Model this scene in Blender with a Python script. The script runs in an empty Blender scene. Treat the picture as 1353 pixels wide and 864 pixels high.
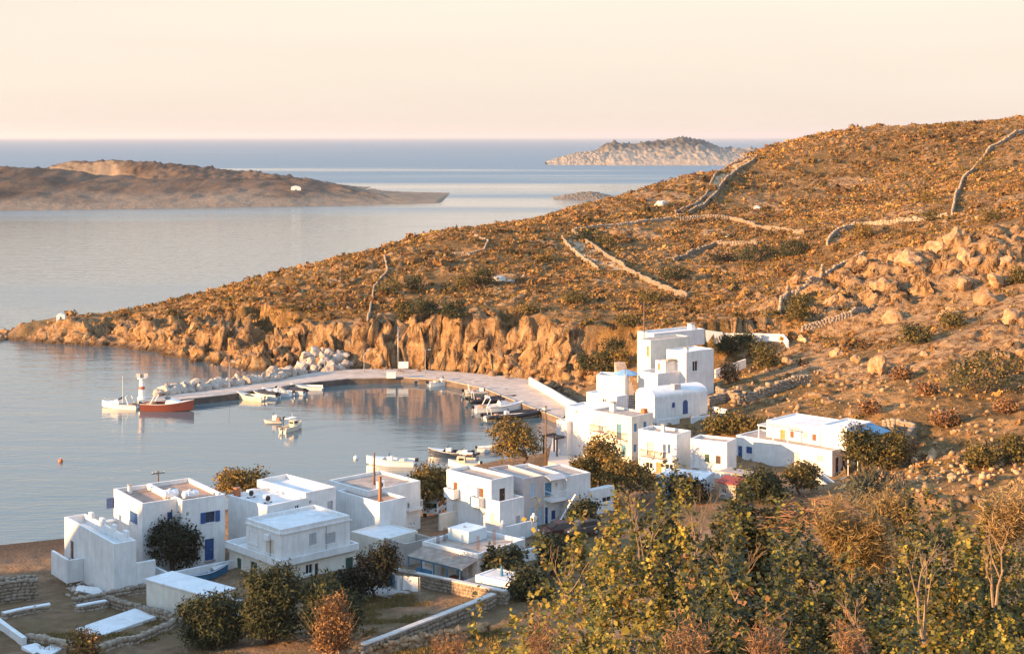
import bpy, bmesh, math, random
import numpy as np
from mathutils import Vector, Matrix

SC = bpy.context.scene
COL = SC.collection
rng = np.random.default_rng(7)
random.seed(7)
R = math.radians

# ------------------------------------------------------------------ camera
F, CX, HY, EYE = 2000.0, 676.5, 181.0, 44.0        # survey of the photograph: focal length, centre, horizon row (px), eye height (m)
cam_d = bpy.data.cameras.new('camera'); cam = bpy.data.objects.new('camera', cam_d); COL.objects.link(cam)
cam.location = (0, 0, EYE); cam.rotation_euler = (R(90), 0, 0)
cam_d.sensor_width = 36.0; cam_d.lens = F / 1353 * 36.0
cam_d.shift_y = -(432 - HY) / 1353.0
cam_d.clip_start = 0.5; cam_d.clip_end = 120000
SC.camera = cam

# ------------------------------------------------------------------ light
SUN_AZ, SUN_EL = math.atan2(-0.90, -0.44), R(11.5)     # azimuth clockwise from +Y
to_sun = Vector((math.sin(SUN_AZ) * math.cos(SUN_EL), math.cos(SUN_AZ) * math.cos(SUN_EL), math.sin(SUN_EL)))
world = bpy.data.worlds.new('World'); SC.world = world; world.use_nodes = True
nt = world.node_tree; nd = nt.nodes; lk = nt.links
bg = nd['Background']
sky = nd.new('ShaderNodeTexSky'); sky.sky_type = 'NISHITA'; sky.sun_disc = False
sky.sun_elevation = SUN_EL; sky.sun_rotation = SUN_AZ % (2 * math.pi)
sky.dust_density = 3.0; sky.air_density = 1.2; sky.ozone_density = 2.0
tc = nd.new('ShaderNodeTexCoord'); sx = nd.new('ShaderNodeSeparateXYZ')
lk.new(tc.outputs['Generated'], sx.inputs[0])
rmp = nd.new('ShaderNodeValToRGB')                      # evening haze veil: rosy at the horizon, cream above it, blue overhead
el = rmp.color_ramp.elements
SKY = [(0.0, (5.2, 4.4, 3.75)), (0.03, (5.45, 4.7, 3.95)), (0.09, (5.6, 4.95, 4.2)), (0.22, (5.0, 5.2, 5.3)),
       (0.45, (3.8, 5.5, 7.8)), (1.0, (2.7, 4.6, 7.4))]
el[0].position, el[1].position = 0.0, 1.0
for p, c in SKY[1:-1]: el.new(p)
for e, (p, c) in zip(el, SKY): e.position = p; e.color = (*c, 1)
lk.new(sx.outputs['Z'], rmp.inputs[0])
sk_n = nd.new('ShaderNodeTexNoise'); sk_n.inputs['Scale'].default_value = 2.2; sk_n.inputs['Detail'].default_value = 3
mp_n = nd.new('ShaderNodeMapping'); mp_n.inputs['Scale'].default_value = (1, 1, 9)
lk.new(tc.outputs['Generated'], mp_n.inputs[0]); lk.new(mp_n.outputs[0], sk_n.inputs['Vector'])
nr = nd.new('ShaderNodeMapRange'); nr.inputs['From Min'].default_value = 0.3; nr.inputs['From Max'].default_value = 0.7
nr.inputs['To Min'].default_value = 0.96; nr.inputs['To Max'].default_value = 1.03
lk.new(sk_n.outputs['Fac'], nr.inputs[0])
vm = nd.new('ShaderNodeVectorMath'); vm.operation = 'SCALE'
lk.new(rmp.outputs[0], vm.inputs[0]); lk.new(nr.outputs[0], vm.inputs['Scale'])
mix = nd.new('ShaderNodeMix'); mix.data_type = 'RGBA'; mix.inputs['Factor'].default_value = 0.93
lk.new(sky.outputs[0], mix.inputs['A']); lk.new(vm.outputs[0], mix.inputs['B'])
lk.new(mix.outputs['Result'], bg.inputs['Color']); bg.inputs['Strength'].default_value = 0.068

sun_d = bpy.data.lights.new('sun', 'SUN'); sun_d.energy = 5.0; sun_d.angle = R(0.6); sun_d.color = (1.0, 0.575, 0.25)
sun = bpy.data.objects.new('sun', sun_d); COL.objects.link(sun)
sun.rotation_euler = to_sun.to_track_quat('Z', 'Y').to_euler(); sun.location = (-200, -60, 120)

SC.view_settings.view_transform = 'Standard'; SC.view_settings.look = 'None'
SC.view_settings.exposure = 1.48; SC.view_settings.gamma = 1.0
SC.render.engine = 'CYCLES'
SC.cycles.max_bounces = 6; SC.cycles.diffuse_bounces = 3; SC.cycles.glossy_bounces = 3
SC.cycles.transparent_max_bounces = 8; SC.cycles.volume_bounces = 0
SC.cycles.use_denoising = True

# ------------------------------------------------------------------ survey helpers
def at_z(px, py, z):
    D = F * (EYE - z) / (py - HY)
    return np.array([(px - CX) * D / F, D, z])
def at_d(px, py, D):
    return np.array([(px - CX) * D / F, D, EYE - (py - HY) * D / F])
def proj(p):
    return CX + F * p[0] / p[1], HY + F * (EYE - p[2]) / p[1]

# ------------------------------------------------------------------ noise
def _h(ix, iy, iz, s):
    h = (ix.astype(np.uint32) * np.uint32(374761393) + iy.astype(np.uint32) * np.uint32(668265263)
         + iz.astype(np.uint32) * np.uint32(2246822519) + np.uint32(s * 7919 + 13))
    h = (h ^ (h >> np.uint32(13))) * np.uint32(1274126177)
    h = h ^ (h >> np.uint32(16))
    return (h & np.uint32(0xffff)).astype(np.float64) / 65535.0
def vnoise(x, y, z, s=0):
    x, y, z = np.broadcast_arrays(np.asarray(x, float), np.asarray(y, float), np.asarray(z, float))
    ix, iy, iz = np.floor(x).astype(np.int64), np.floor(y).astype(np.int64), np.floor(z).astype(np.int64)
    fx, fy, fz = x - ix, y - iy, z - iz
    fx, fy, fz = [t * t * (3 - 2 * t) for t in (fx, fy, fz)]
    r = 0
    for dx in (0, 1):
        for dy in (0, 1):
            for dz in (0, 1):
                w = (fx if dx else 1 - fx) * (fy if dy else 1 - fy) * (fz if dz else 1 - fz)
                r = r + w * _h(ix + dx, iy + dy, iz + dz, s)
    return r * 2 - 1
def fbm(x, y, z=0.0, o=4, s=0, g=0.5):
    r, a, f_ = 0, 1.0, 1.0
    for i in range(o):
        r = r + a * vnoise(np.asarray(x) * f_, np.asarray(y) * f_, np.asarray(z) * f_, s + i * 17)
        a *= g; f_ *= 2.03
    return r
def worley(x, y, s=0):
    ix, iy = np.floor(x).astype(np.int64), np.floor(y).astype(np.int64)
    f1 = np.full(x.shape, 9.0); f2 = np.full(x.shape, 9.0); idv = np.zeros(x.shape)
    zz = np.zeros_like(ix)
    for dx in (-1, 0, 1):
        for dy in (-1, 0, 1):
            cx_, cy_ = ix + dx, iy + dy
            qx = cx_ + _h(cx_, cy_, zz, s); qy = cy_ + _h(cx_, cy_, zz, s + 5)
            d = np.hypot(x - qx, y - qy)
            n = d < f1
            f2 = np.where(n, f1, np.minimum(f2, d)); idv = np.where(n, _h(cx_, cy_, zz, s + 9), idv); f1 = np.where(n, d, f1)
    return f1, f2, idv
def sstep(a, b, x):
    t = np.clip((x - a) / (b - a), 0, 1); return t * t * (3 - 2 * t)

# ------------------------------------------------------------------ mesh helpers
def np_mesh(name, V, Q, smooth=False):
    """V (n,3), Q (m,k) index array of k-gons -> mesh, made quickly"""
    me = bpy.data.meshes.new(name)
    V = np.asarray(V, np.float32); Q = np.asarray(Q, np.int32); m, k = Q.shape
    me.vertices.add(len(V)); me.vertices.foreach_set('co', V.ravel())
    me.loops.add(m * k); me.loops.foreach_set('vertex_index', Q.ravel())
    me.polygons.add(m); me.polygons.foreach_set('loop_start', np.arange(m, dtype=np.int32) * k)
    if smooth: me.polygons.foreach_set('use_smooth', np.ones(m, bool))
    me.update(calc_edges=True)
    return me
def set_attr(me, name, vals):
    a = me.attributes.new(name, 'FLOAT', 'POINT'); a.data.foreach_set('value', np.asarray(vals, np.float32))
def set_col(me, name, vals):
    a = me.color_attributes.new(name, 'FLOAT_COLOR', 'POINT')
    v = np.ones((len(vals), 4), np.float32); v[:, :3] = vals; a.data.foreach_set('color', v.ravel())
def link(name, me, mat=None, parent=None, loc=None):
    o = bpy.data.objects.new(name, me); COL.objects.link(o)
    if mat is not None and me is not None and not me.materials: me.materials.append(mat)
    if parent is not None: o.parent = parent
    if loc is not None: o.location = loc
    return o
def tag(o, label=None, cat=None, group=None, kind=None):
    if label: o['label'] = label
    if cat: o['category'] = cat
    if group: o['group'] = group
    if kind or cat: o['kind'] = kind or 'thing'
    return o
def empty(name, loc=(0, 0, 0), rz=0.0, label=None, cat=None, group=None):
    o = bpy.data.objects.new(name, None); COL.objects.link(o); o.location = loc; o.rotation_euler = (0, 0, rz)
    o.empty_display_size = 0.5
    return tag(o, label, cat, group)

# ------------------------------------------------------------------ materials
def new_mat(name):
    m = bpy.data.materials.new(name); m.use_nodes = True
    return m, m.node_tree.nodes, m.node_tree.links, m.node_tree.nodes['Principled BSDF']
def N_(nd, t, **kw):
    n = nd.new(t)
    for k, v in kw.items(): setattr(n, k, v)
    return n
def noise_node(nd, lk, vec, scale, detail=4, rough=0.55):
    n = nd.new('ShaderNodeTexNoise'); n.inputs['Scale'].default_value = scale
    n.inputs['Detail'].default_value = detail; n.inputs['Roughness'].default_value = rough
    if vec is not None: lk.new(vec, n.inputs['Vector'])
    return n
def ramp_node(nd, lk, fac, stops):
    r = nd.new('ShaderNodeValToRGB'); e = r.color_ramp.elements
    e[0].position, e[1].position = stops[0][0], stops[-1][0]
    for p, c in stops[1:-1]: e.new(p)
    for a, (p, c) in zip(e, stops):
        a.position = p; a.color = (*c, 1) if isinstance(c, tuple) else (c, c, c, 1)
    lk.new(fac, r.inputs[0]); return r
def mix_node(nd, lk, fac, a, b, blend='MIX'):
    m = nd.new('ShaderNodeMix'); m.data_type = 'RGBA'; m.blend_type = blend
    for k, v in (('Factor', fac), ('A', a), ('B', b)):
        if hasattr(v, 'links') or isinstance(v, bpy.types.NodeSocket): lk.new(v, m.inputs[k])
        elif k == 'Factor': m.inputs[k].default_value = v
        else: m.inputs[k].default_value = (*v, 1)
    return m.outputs['Result']
def bump_node(nd, lk, h, strength, dist, bsdf):
    b = nd.new('ShaderNodeBump'); b.inputs['Strength'].default_value = strength; b.inputs['Distance'].default_value = dist
    lk.new(h, b.inputs['Height']); lk.new(b.outputs[0], bsdf.inputs['Normal']); return b
def simple(name, c, rough=0.6, var=0.12, scale=3.0, bump=0.0, metallic=0.0, dirt=None):
    """plain paint / metal / cloth with a mottled tone and optional dirt patches"""
    m, nd, lk, b = new_mat(name)
    g = nd.new('ShaderNodeNewGeometry'); n = noise_node(nd, lk, g.outputs['Position'], scale, 5)
    lo = tuple(x * (1 - var) for x in c); hi = tuple(min(1, x * (1 + var)) for x in c)
    r = ramp_node(nd, lk, n.outputs['Fac'], [(0.3, lo), (0.7, hi)])
    col = r.outputs[0]
    if dirt:
        n2 = noise_node(nd, lk, g.outputs['Position'], scale * 0.37, 6, 0.7)
        r2 = ramp_node(nd, lk, n2.outputs['Fac'], [(0.5, 0.0), (0.72, 1.0)])
        col = mix_node(nd, lk, r2.outputs[0], col, dirt)
    lk.new(col, b.inputs['Base Color']); b.inputs['Roughness'].default_value = rough; b.inputs['Metallic'].default_value = metallic
    if bump: bump_node(nd, lk, n.outputs['Fac'], 0.5, bump, b)
    return m

# ================================================================== TERRAIN
K = EYE / 35.0
def cp(px, py, d): return at_d(px, py, d * K)
ctrl = [cp(*t) for t in [
    # sky line of the headland and hill
    (-20, 436, 262), (5, 432, 264), (80, 419, 268), (170, 410, 272), (300, 378, 276), (400, 352, 282), (500, 330, 288), (590, 308, 300), (700, 295, 312),
    (800, 265, 335), (900, 235, 360), (1000, 205, 390), (1060, 188, 410), (1150, 180, 425), (1250, 170, 430), (1353, 158, 430), (1500, 140, 430), (1800, 120, 420),
    # cliff-top row and mid slopes
    (100, 432, 256), (200, 425, 252), (300, 425, 240), (400, 420, 238), (400, 440, 226), (540, 428, 223), (700, 436, 213), (780, 462, 203),
    (500, 380, 252), (600, 370, 256), (700, 370, 255), (800, 400, 235), (800, 340, 278), (900, 390, 240), (900, 320, 292), (900, 280, 325),
    (1000, 300, 300), (1000, 250, 350), (1000, 400, 225), (1100, 240, 360), (1100, 300, 290), (1100, 350, 250), (1100, 420, 205),
    (1200, 300, 262), (1200, 220, 360), (1200, 380, 212), (1200, 430, 192), (1300, 270, 280), (1300, 320, 220), (1300, 430, 182),
    (1200, 500, 168), (1300, 500, 163), (1200, 560, 150), (1350, 560, 145), (1250, 630, 130), (1000, 480, 184), (960, 530, 170), (1040, 540, 160),
    (1500, 300, 230), (1500, 450, 175), (1500, 560, 145), (1800, 500, 150), (880, 432, 196), (980, 440, 192),
    (990, 520, 172)]]
ctrl += [np.array(t, float) for t in [
    # beyond the sky line
    (-30, 440, -8), (30, 500, -2), (-60, 400, -8), (90, 600, 14), (170, 620, 38), (300, 640, 46), (-100, 380, -8),
    # the slope the photographer stands on
    (0, -10, 44), (0, 0, 42.1), (0, 10, 37.6), (0, 28, 31.6), (-30, 5, 39), (-30, 35, 24), (-22, 65, 11.5), (-24, 88, 6.2), (-32, 106, 4.0),
    (-10, 55, 17.5), (-8, 85, 8), (12, 22, 34.2), (16, 44, 28.4), (4, 40, 28.2), (22, 62, 20.5), (24, 90, 12), (32, 118, 7.5), (40, 40, 30), (60, 80, 20),
    (60, 20, 40), (-70, 30, 30), (-80, 80, 10), (5, 105, 6.5), (12, 125, 5.2), (45, 140, 6.8),
    # village shelf
    (-46, 118, 3.0), (-40, 134, 2.9), (-30, 124, 3.4), (-36, 145, 2.7), (-24, 140, 3.2), (-20, 158, 2.6), (-10, 122, 4.3), (-5, 140, 3.6), (-12, 150, 3.1),
    (2, 150, 3.4), (8, 160, 3.5), (0, 172, 2.5), (14, 178, 3.6), (11, 200, 2.4), (22, 172, 4.0), (28, 176, 4.2), (37, 172, 4.8), (43, 186, 5.6), (10, 140, 4.2), (20, 150, 4.4)]]
ctrl += [at_z(*t) for t in [(150, 777, 3.2), (85, 738, 3.0), (188, 752, 3.2), (297, 741, 3.2), (353, 740, 3.2), (372, 770, 3.4), (470, 757, 3.4), (501, 724, 3.2), (555, 698, 3.0),
    (506, 741, 3.4), (660, 710, 3.4), (590, 684, 3.0), (692, 697, 3.5), (781, 682, 3.7), (631, 773, 3.9), (560, 762, 3.9), (673, 789, 4.4), (275, 823, 3.5), (195, 801, 3.4), (834, 611, 3.4),
    (782, 604, 2.7), (894, 628, 3.9), (960, 634, 4.1), (924, 658, 3.9), (972, 660, 4.4), (1099, 627, 4.4), (973, 606, 4.6), (865, 551, 6.5), (900, 558, 5.3), (945, 554, 5.6), (934, 540, 7.2), (869, 516, 8.2), (906, 511, 8.3), (943, 505, 8.6), (860, 481, 10.6), (826, 545, 4.8), (930, 455, 11.6), (864, 455, 12.3), (848, 456, 12.2),
    (1040, 660, 4.6), (480, 860, 5.0), (560, 805, 4.1), (100, 820, 3.6), (20, 800, 3.4), (200, 860, 4.6)]]
ctrl = np.array(ctrl)
def tps_k(d2): return 0.5 * d2 * np.log(d2 + 1e-9)
def tps_fit(P, lam=6.0):
    n = len(P); S = 100.0
    A = tps_k(((P[:, None, :2] - P[None, :, :2]) ** 2).sum(-1) / S ** 2) + np.eye(n) * lam * 1e-4
    T = np.c_[np.ones(n), P[:, :2] / S]
    M = np.block([[A, T], [T.T, np.zeros((3, 3))]])
    w = np.linalg.solve(M, np.r_[P[:, 2], 0, 0, 0])
    return w
TW = tps_fit(ctrl)
def hill_z(X, Y):
    X, Y = np.asarray(X, float), np.asarray(Y, float)
    sh = X.shape; X, Y = X.ravel(), Y.ravel(); out = np.empty(len(X)); S = 100.0
    for i in range(0, len(X), 60000):
        x, y = X[i:i + 60000], Y[i:i + 60000]
        d2 = ((x[:, None] - ctrl[None, :, 0]) ** 2 + (y[:, None] - ctrl[None, :, 1]) ** 2) / S ** 2
        out[i:i + 60000] = tps_k(d2) @ TW[:-3] + TW[-3] + TW[-2] * x / S + TW[-1] * y / S
    return out.reshape(sh)

QZ = 0.9                                               # quay height above the sea
def w0(px, py): return at_z(px, py, 0.0)[:2]
def wq(px, py): return at_z(px, py, QZ)[:2]
# shoreline: (x, y, steepness of the bank behind it), land on the right-hand side going round
shore = []
def S(p, k): shore.append((p[0], p[1], k))
S((-400, 150), .08); S(w0(0, 722), .075); S(w0(85, 713), .075); S(w0(200, 694), .12); S(w0(330, 668), .2); S(w0(450, 648), .3); S(w0(560, 630), .3)
S(w0(645, 613), .35); S(w0(722, 600), .35); S(w0(735, 578), .3); S(w0(743, 556), .3); S(wq(775, 541), .25); S(wq(757, 530), .35); S(wq(735, 517), .55); S(wq(705, 503), 1.2)
S(wq(650, 496), 1.7); S(wq(600, 492), 1.8); S(wq(520, 488), 1.7); S(wq(440, 486), 1.5)
S(w0(392, 490), 1.1); S(w0(320, 486), .8); S(w0(290, 482), .7); S(w0(250, 474), .62); S(w0(200, 468), .6); S(w0(150, 461), .6); S(w0(100, 457), .62); S(w0(50, 453), .65)
S(w0(4, 449), .7); S((-113, 337), .7); S((-96, 352), .7); S((-62, 378), .8); S((-22, 412), .8); S((30, 468), .7); S((80, 570), .6); S((140, 700), .6); S((600, 900), .5)
S((700, -200), .5); S((-400, -200), .5)
SH = np.array(shore)
def shore_dist(X, Y):
    """signed distance to the shoreline (+ inland) and the local bank steepness"""
    best = np.full(X.shape, 1e9); kk = np.zeros(X.shape); inside = np.zeros(X.shape, bool)
    n = len(SH)
    for i in range(n):
        ax, ay, ak = SH[i]; bx, by, bk = SH[(i + 1) % n]
        dx, dy = bx - ax, by - ay
        t = np.clip(((X - ax) * dx + (Y - ay) * dy) / (dx * dx + dy * dy), 0, 1)
        d = np.hypot(X - ax - t * dx, Y - ay - t * dy)
        m = d < best; best = np.where(m, d, best); kk = np.where(m, ak + (bk - ak) * t, kk)
        c = ((ay > Y) != (by > Y))
        with np.errstate(divide='ignore', invalid='ignore'):
            xi = (bx - ax) * (Y - ay) / (by - ay) + ax
        inside ^= c & (X < xi)
    return np.where(inside, best, -best), kk

def blob(X, Y, p, r): return np.clip(1.25 - np.hypot(X - p[0], Y - p[1]) / r, 0, 1)
# rocky ground, as (px, py, distance / K, radius m)
ROCKY = [cp(*t[:3])[:2].tolist() + [t[3]] for t in [
    (1240, 365, 208, 24), (1170, 345, 225, 16), (1310, 330, 213, 20), (1345, 395, 192, 15), (1130, 400, 208, 11), (1060, 385, 225, 10), (1020, 410, 214, 7),
    (1160, 470, 178, 8), (1100, 455, 190, 7), (1335, 265, 285, 9), (870, 265, 338, 10), (660, 362, 258, 3.2), (1080, 470, 184, 6), (1290, 440, 178, 9), (1200, 400, 200, 14),
    (1000, 440, 200, 6), (1200, 275, 290, 6), (840, 300, 300, 6), (950, 300, 300, 5), (1120, 240, 355, 7), (1010, 262, 335, 6)]]

def terrain(X, Y):
    """height, displaced position and material masks"""
    s, k = shore_dist(X, Y)
    cliffy = sstep(0.38, 0.6, k)
    cliffy = cliffy * (1 - sstep(-25, 0, Y - 335 - (X + 110) * .763))
    wob = 2.0 * fbm(X / 17, Y / 17, 0, 2, 39) + fbm(X / 7, Y / 7, 0, 4, 3) * 2.2 + fbm(X / 1.7, Y / 1.7, 0, 3, 31) * 0.7
    tip = sstep(-60, -90, X) * cliffy
    wob = wob + 1.1 * np.abs(fbm(X / 3.4, Y / 3.4, 0, 3, 35)) - .4
    s2 = s + wob * cliffy * (1 - 0.3 * tip) - 1.0 * cliffy
    hz = hill_z(X, Y)
    hz = np.maximum(hz, 0.9 + 0.8 * tip)
    hz = hz + fbm(X / 24, Y / 24, 0, 4, 11) * 0.7 * sstep(170, 250, Y) * sstep(3, 9, hz)
    kv = k * (1 + .75 * cliffy * fbm(X / 19, Y / 19, 0, 3, 78))
    prof = 0.12 + np.where(s2 > 0, s2 * kv * (1 + 0.4 * cliffy * fbm(X / 2.4, Y / 2.4, 0, 4, 77)), s2 * (0.10 + k))
    prof = prof + np.maximum(0, s2 - 14) * 3 * (k > .35)
    # rocks: stacked domes from cellular noise
    rk = np.zeros(X.shape)
    for (rx, ry, rr) in ROCKY: rk = np.maximum(rk, blob(X, Y, (rx, ry), rr))
    rk = np.clip(rk + 0.45 * fbm(X / 6, Y / 6, 0, 4, 55) * (rk > 0), 0, 1)
    wx, wy = X + 1.1 * fbm(X / 3.1, Y / 3.1, 0, 2, 91), Y + 1.1 * fbm(X / 3.1, Y / 3.1, 0, 2, 92)
    f1, f2, idv = worley(wx / 3.6, wy / 4.6, 1); g1, g2, idw = worley(wx / 1.35, wy / 1.6, 2)
    dome = np.sqrt(np.clip(1 - (f1 / 0.8) ** 2, 0, 1)) * (0.35 + idv)
    dome2 = np.sqrt(np.clip(1 - (g1 / 0.85) ** 2, 0, 1)) * (0.3 + idw)
    crag = sstep(0.12, 0.5, rk); big = np.zeros(X.shape)
    for (rx, ry, rr) in ROCKY:
        if rr > 10.5: big = np.maximum(big, blob(X, Y, (rx, ry), rr * 1.15))
    big = .3 + .7 * sstep(0, .3, big)
    hz = hz + crag * big * (dome * 1.9 + dome2 * 0.55 + 1.6 * (1 - 1.5 * np.abs(fbm(X / 5, Y / 5, 0, 4, 84))) - 1.6)
    # scattered stones poking through on the wild slopes
    wild = sstep(6, 14, s) * np.clip(sstep(165, 215, Y) + sstep(28, 46, X) * sstep(115, 150, Y), 0, 1)
    few = sstep(0.70, 0.80, idw) * sstep(-0.05, 0.35, fbm(X / 14, Y / 14, 0, 3, 21))
    stone = few * wild * sstep(0.75, 0.3, g1)
    hz = hz + stone * 0.55
    hz = hz + wild * 0.22 * fbm(X / 1.8, Y / 1.8, 0, 3, 12)
    # rough coastal rock band
    band = cliffy * sstep(15, 3, s2) * sstep(-2, 1, s2)
    z = np.minimum(hz, prof)
    low = sstep(0.5, 0.9, k)
    z = z + band * 1.1 * fbm(X / 3.3, Y / 3.3, z / 1.2, 3, 85) * np.clip(z / 2, 0, 1)
    rid = 1 - np.abs(fbm(X / 4.2, Y / 4.2, z / 3.0, 4, 83)) * 1.6
    z = z + band * ((dome - 0.5) * 0.55 + (dome2 - 0.5) * 0.35 + (rid - .4) * 1.3) * np.clip((z + 0.5) / 3, 0.15, 1)
    z = np.maximum(z, -7)
    # the quay terrace and the village shelf stay smooth
    vill = sstep(205, 195, Y) * sstep(95, 105, Y)
    z = z + vill * 0.12 * fbm(X / 2.2, Y / 2.2, 0, 3, 41) * sstep(2, 8, s)
    z = z + sstep(105, 95, Y) * 0.25 * fbm(X / 2.0, Y / 2.0, 0, 3, 42)
    # hill beyond the left edge of the beach, whose shade lies over the lower village
    z = z + 27 * np.exp(-(((X + 118) / 34) ** 2 + ((Y - 92) / 26) ** 2))
    rock = np.clip(np.maximum(crag * (0.55 + 0.5 * dome), band * 1.05 * sstep(-0.1, 0.4, fbm(X / 4, Y / 4, z / 2, 4, 8) + 0.4 * sstep(6, 1, s2) + .25 * sstep(1.0, 1.5, k))), 0, 1)
    rock = np.maximum(rock, stone)
    return z, dict(rock=rock, s=s, k=k, band=band, crag=crag, wild=wild, cliffy=cliffy)

rows = np.concatenate([np.arange(-14, 100, 1.0), np.arange(100, 420, 0.58), np.arange(420, 620, 1.6)])
ud = np.linspace(-0.385, 0.40, 530)
ucol = np.concatenate([np.linspace(-2.4, -0.4, 60), ud, np.linspace(0.415, 1.6, 40)])
UU, YY = np.meshgrid(ucol, rows)
XX = UU * (YY + 22)
ZZ, MK = terrain(XX, YY)
# push cliff and crag vertices sideways so the faces overhang and break up
gy = np.gradient(ZZ, axis=0) / np.gradient(YY, axis=0); gx = np.gradient(ZZ, axis=1) / np.gradient(XX, axis=1)
slope = np.hypot(gx, gy)
steep = sstep(0.5, 1.4, slope) * np.clip(MK['band'] + MK['crag'], 0, 1)
PX = XX + steep * 1.2 * fbm(XX / 2.3, YY / 2.3, ZZ / 1.6, 4, 61)
PY = YY + steep * 1.2 * fbm(XX / 2.3, YY / 2.3, ZZ / 1.6, 4, 62)
PZ = ZZ + steep * 0.7 * fbm(XX / 1.9, YY / 1.9, ZZ / 1.3, 3, 63)
nr_, nc_ = XX.shape
idx = np.arange(nr_ * nc_).reshape(nr_, nc_)
Q = np.stack([idx[:-1, :-1], idx[:-1, 1:], idx[1:, 1:], idx[1:, :-1]], -1).reshape(-1, 4)
# leave out what lies deep under the sea
dz = ZZ.ravel()[Q].max(1) > -4.0
Q = Q[dz]
used = np.zeros(nr_ * nc_, bool); used[Q.ravel()] = True; remap = np.cumsum(used) - 1
TV = np.stack([PX.ravel(), PY.ravel(), PZ.ravel()], 1)
ter_me = np_mesh('terrain', TV[used], remap[Q], smooth=True)
set_attr(ter_me, 'rock', np.clip(np.maximum(MK['rock'], steep * .8), 0, 1).ravel()[used])
set_attr(ter_me, 'wild', MK['wild'].ravel()[used])
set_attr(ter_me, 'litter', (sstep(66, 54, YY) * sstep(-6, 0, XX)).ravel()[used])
set_attr(ter_me, 'beach', (sstep(16, 5, MK['s']) * sstep(.3, .15, MK['k']) * sstep(-22, -34, XX)).ravel()[used])

# bilinear height lookup on the warped grid
def ground(x, y):
    x, y = np.asarray(x, float), np.asarray(y, float)
    u = x / (y + 22)
    fi = np.clip(np.interp(y, rows, np.arange(nr_)), 0, nr_ - 1.001); fj = np.clip(np.interp(u, ucol, np.arange(nc_)), 0, nc_ - 1.001)
    i, j = fi.astype(int), fj.astype(int); a, b = fi - i, fj - j
    return ZZ[i, j] * (1 - a) * (1 - b) + ZZ[i + 1, j] * a * (1 - b) + ZZ[i, j + 1] * (1 - a) * b + ZZ[i + 1, j + 1] * a * b
def hit(px, py, d0=60.0, d1=600.0):
    """where the sight line through a surveyed point meets the ground"""
    D = np.linspace(d0, d1, 4000); x = (px - CX) * D / F; z = EYE - (py - HY) * D / F
    below = np.nonzero(ground(x, D) >= z)[0]
    i = below[0] if len(below) else len(D) - 1
    return Vector((x[i], D[i], float(ground(x[i], D[i]))))

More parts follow.
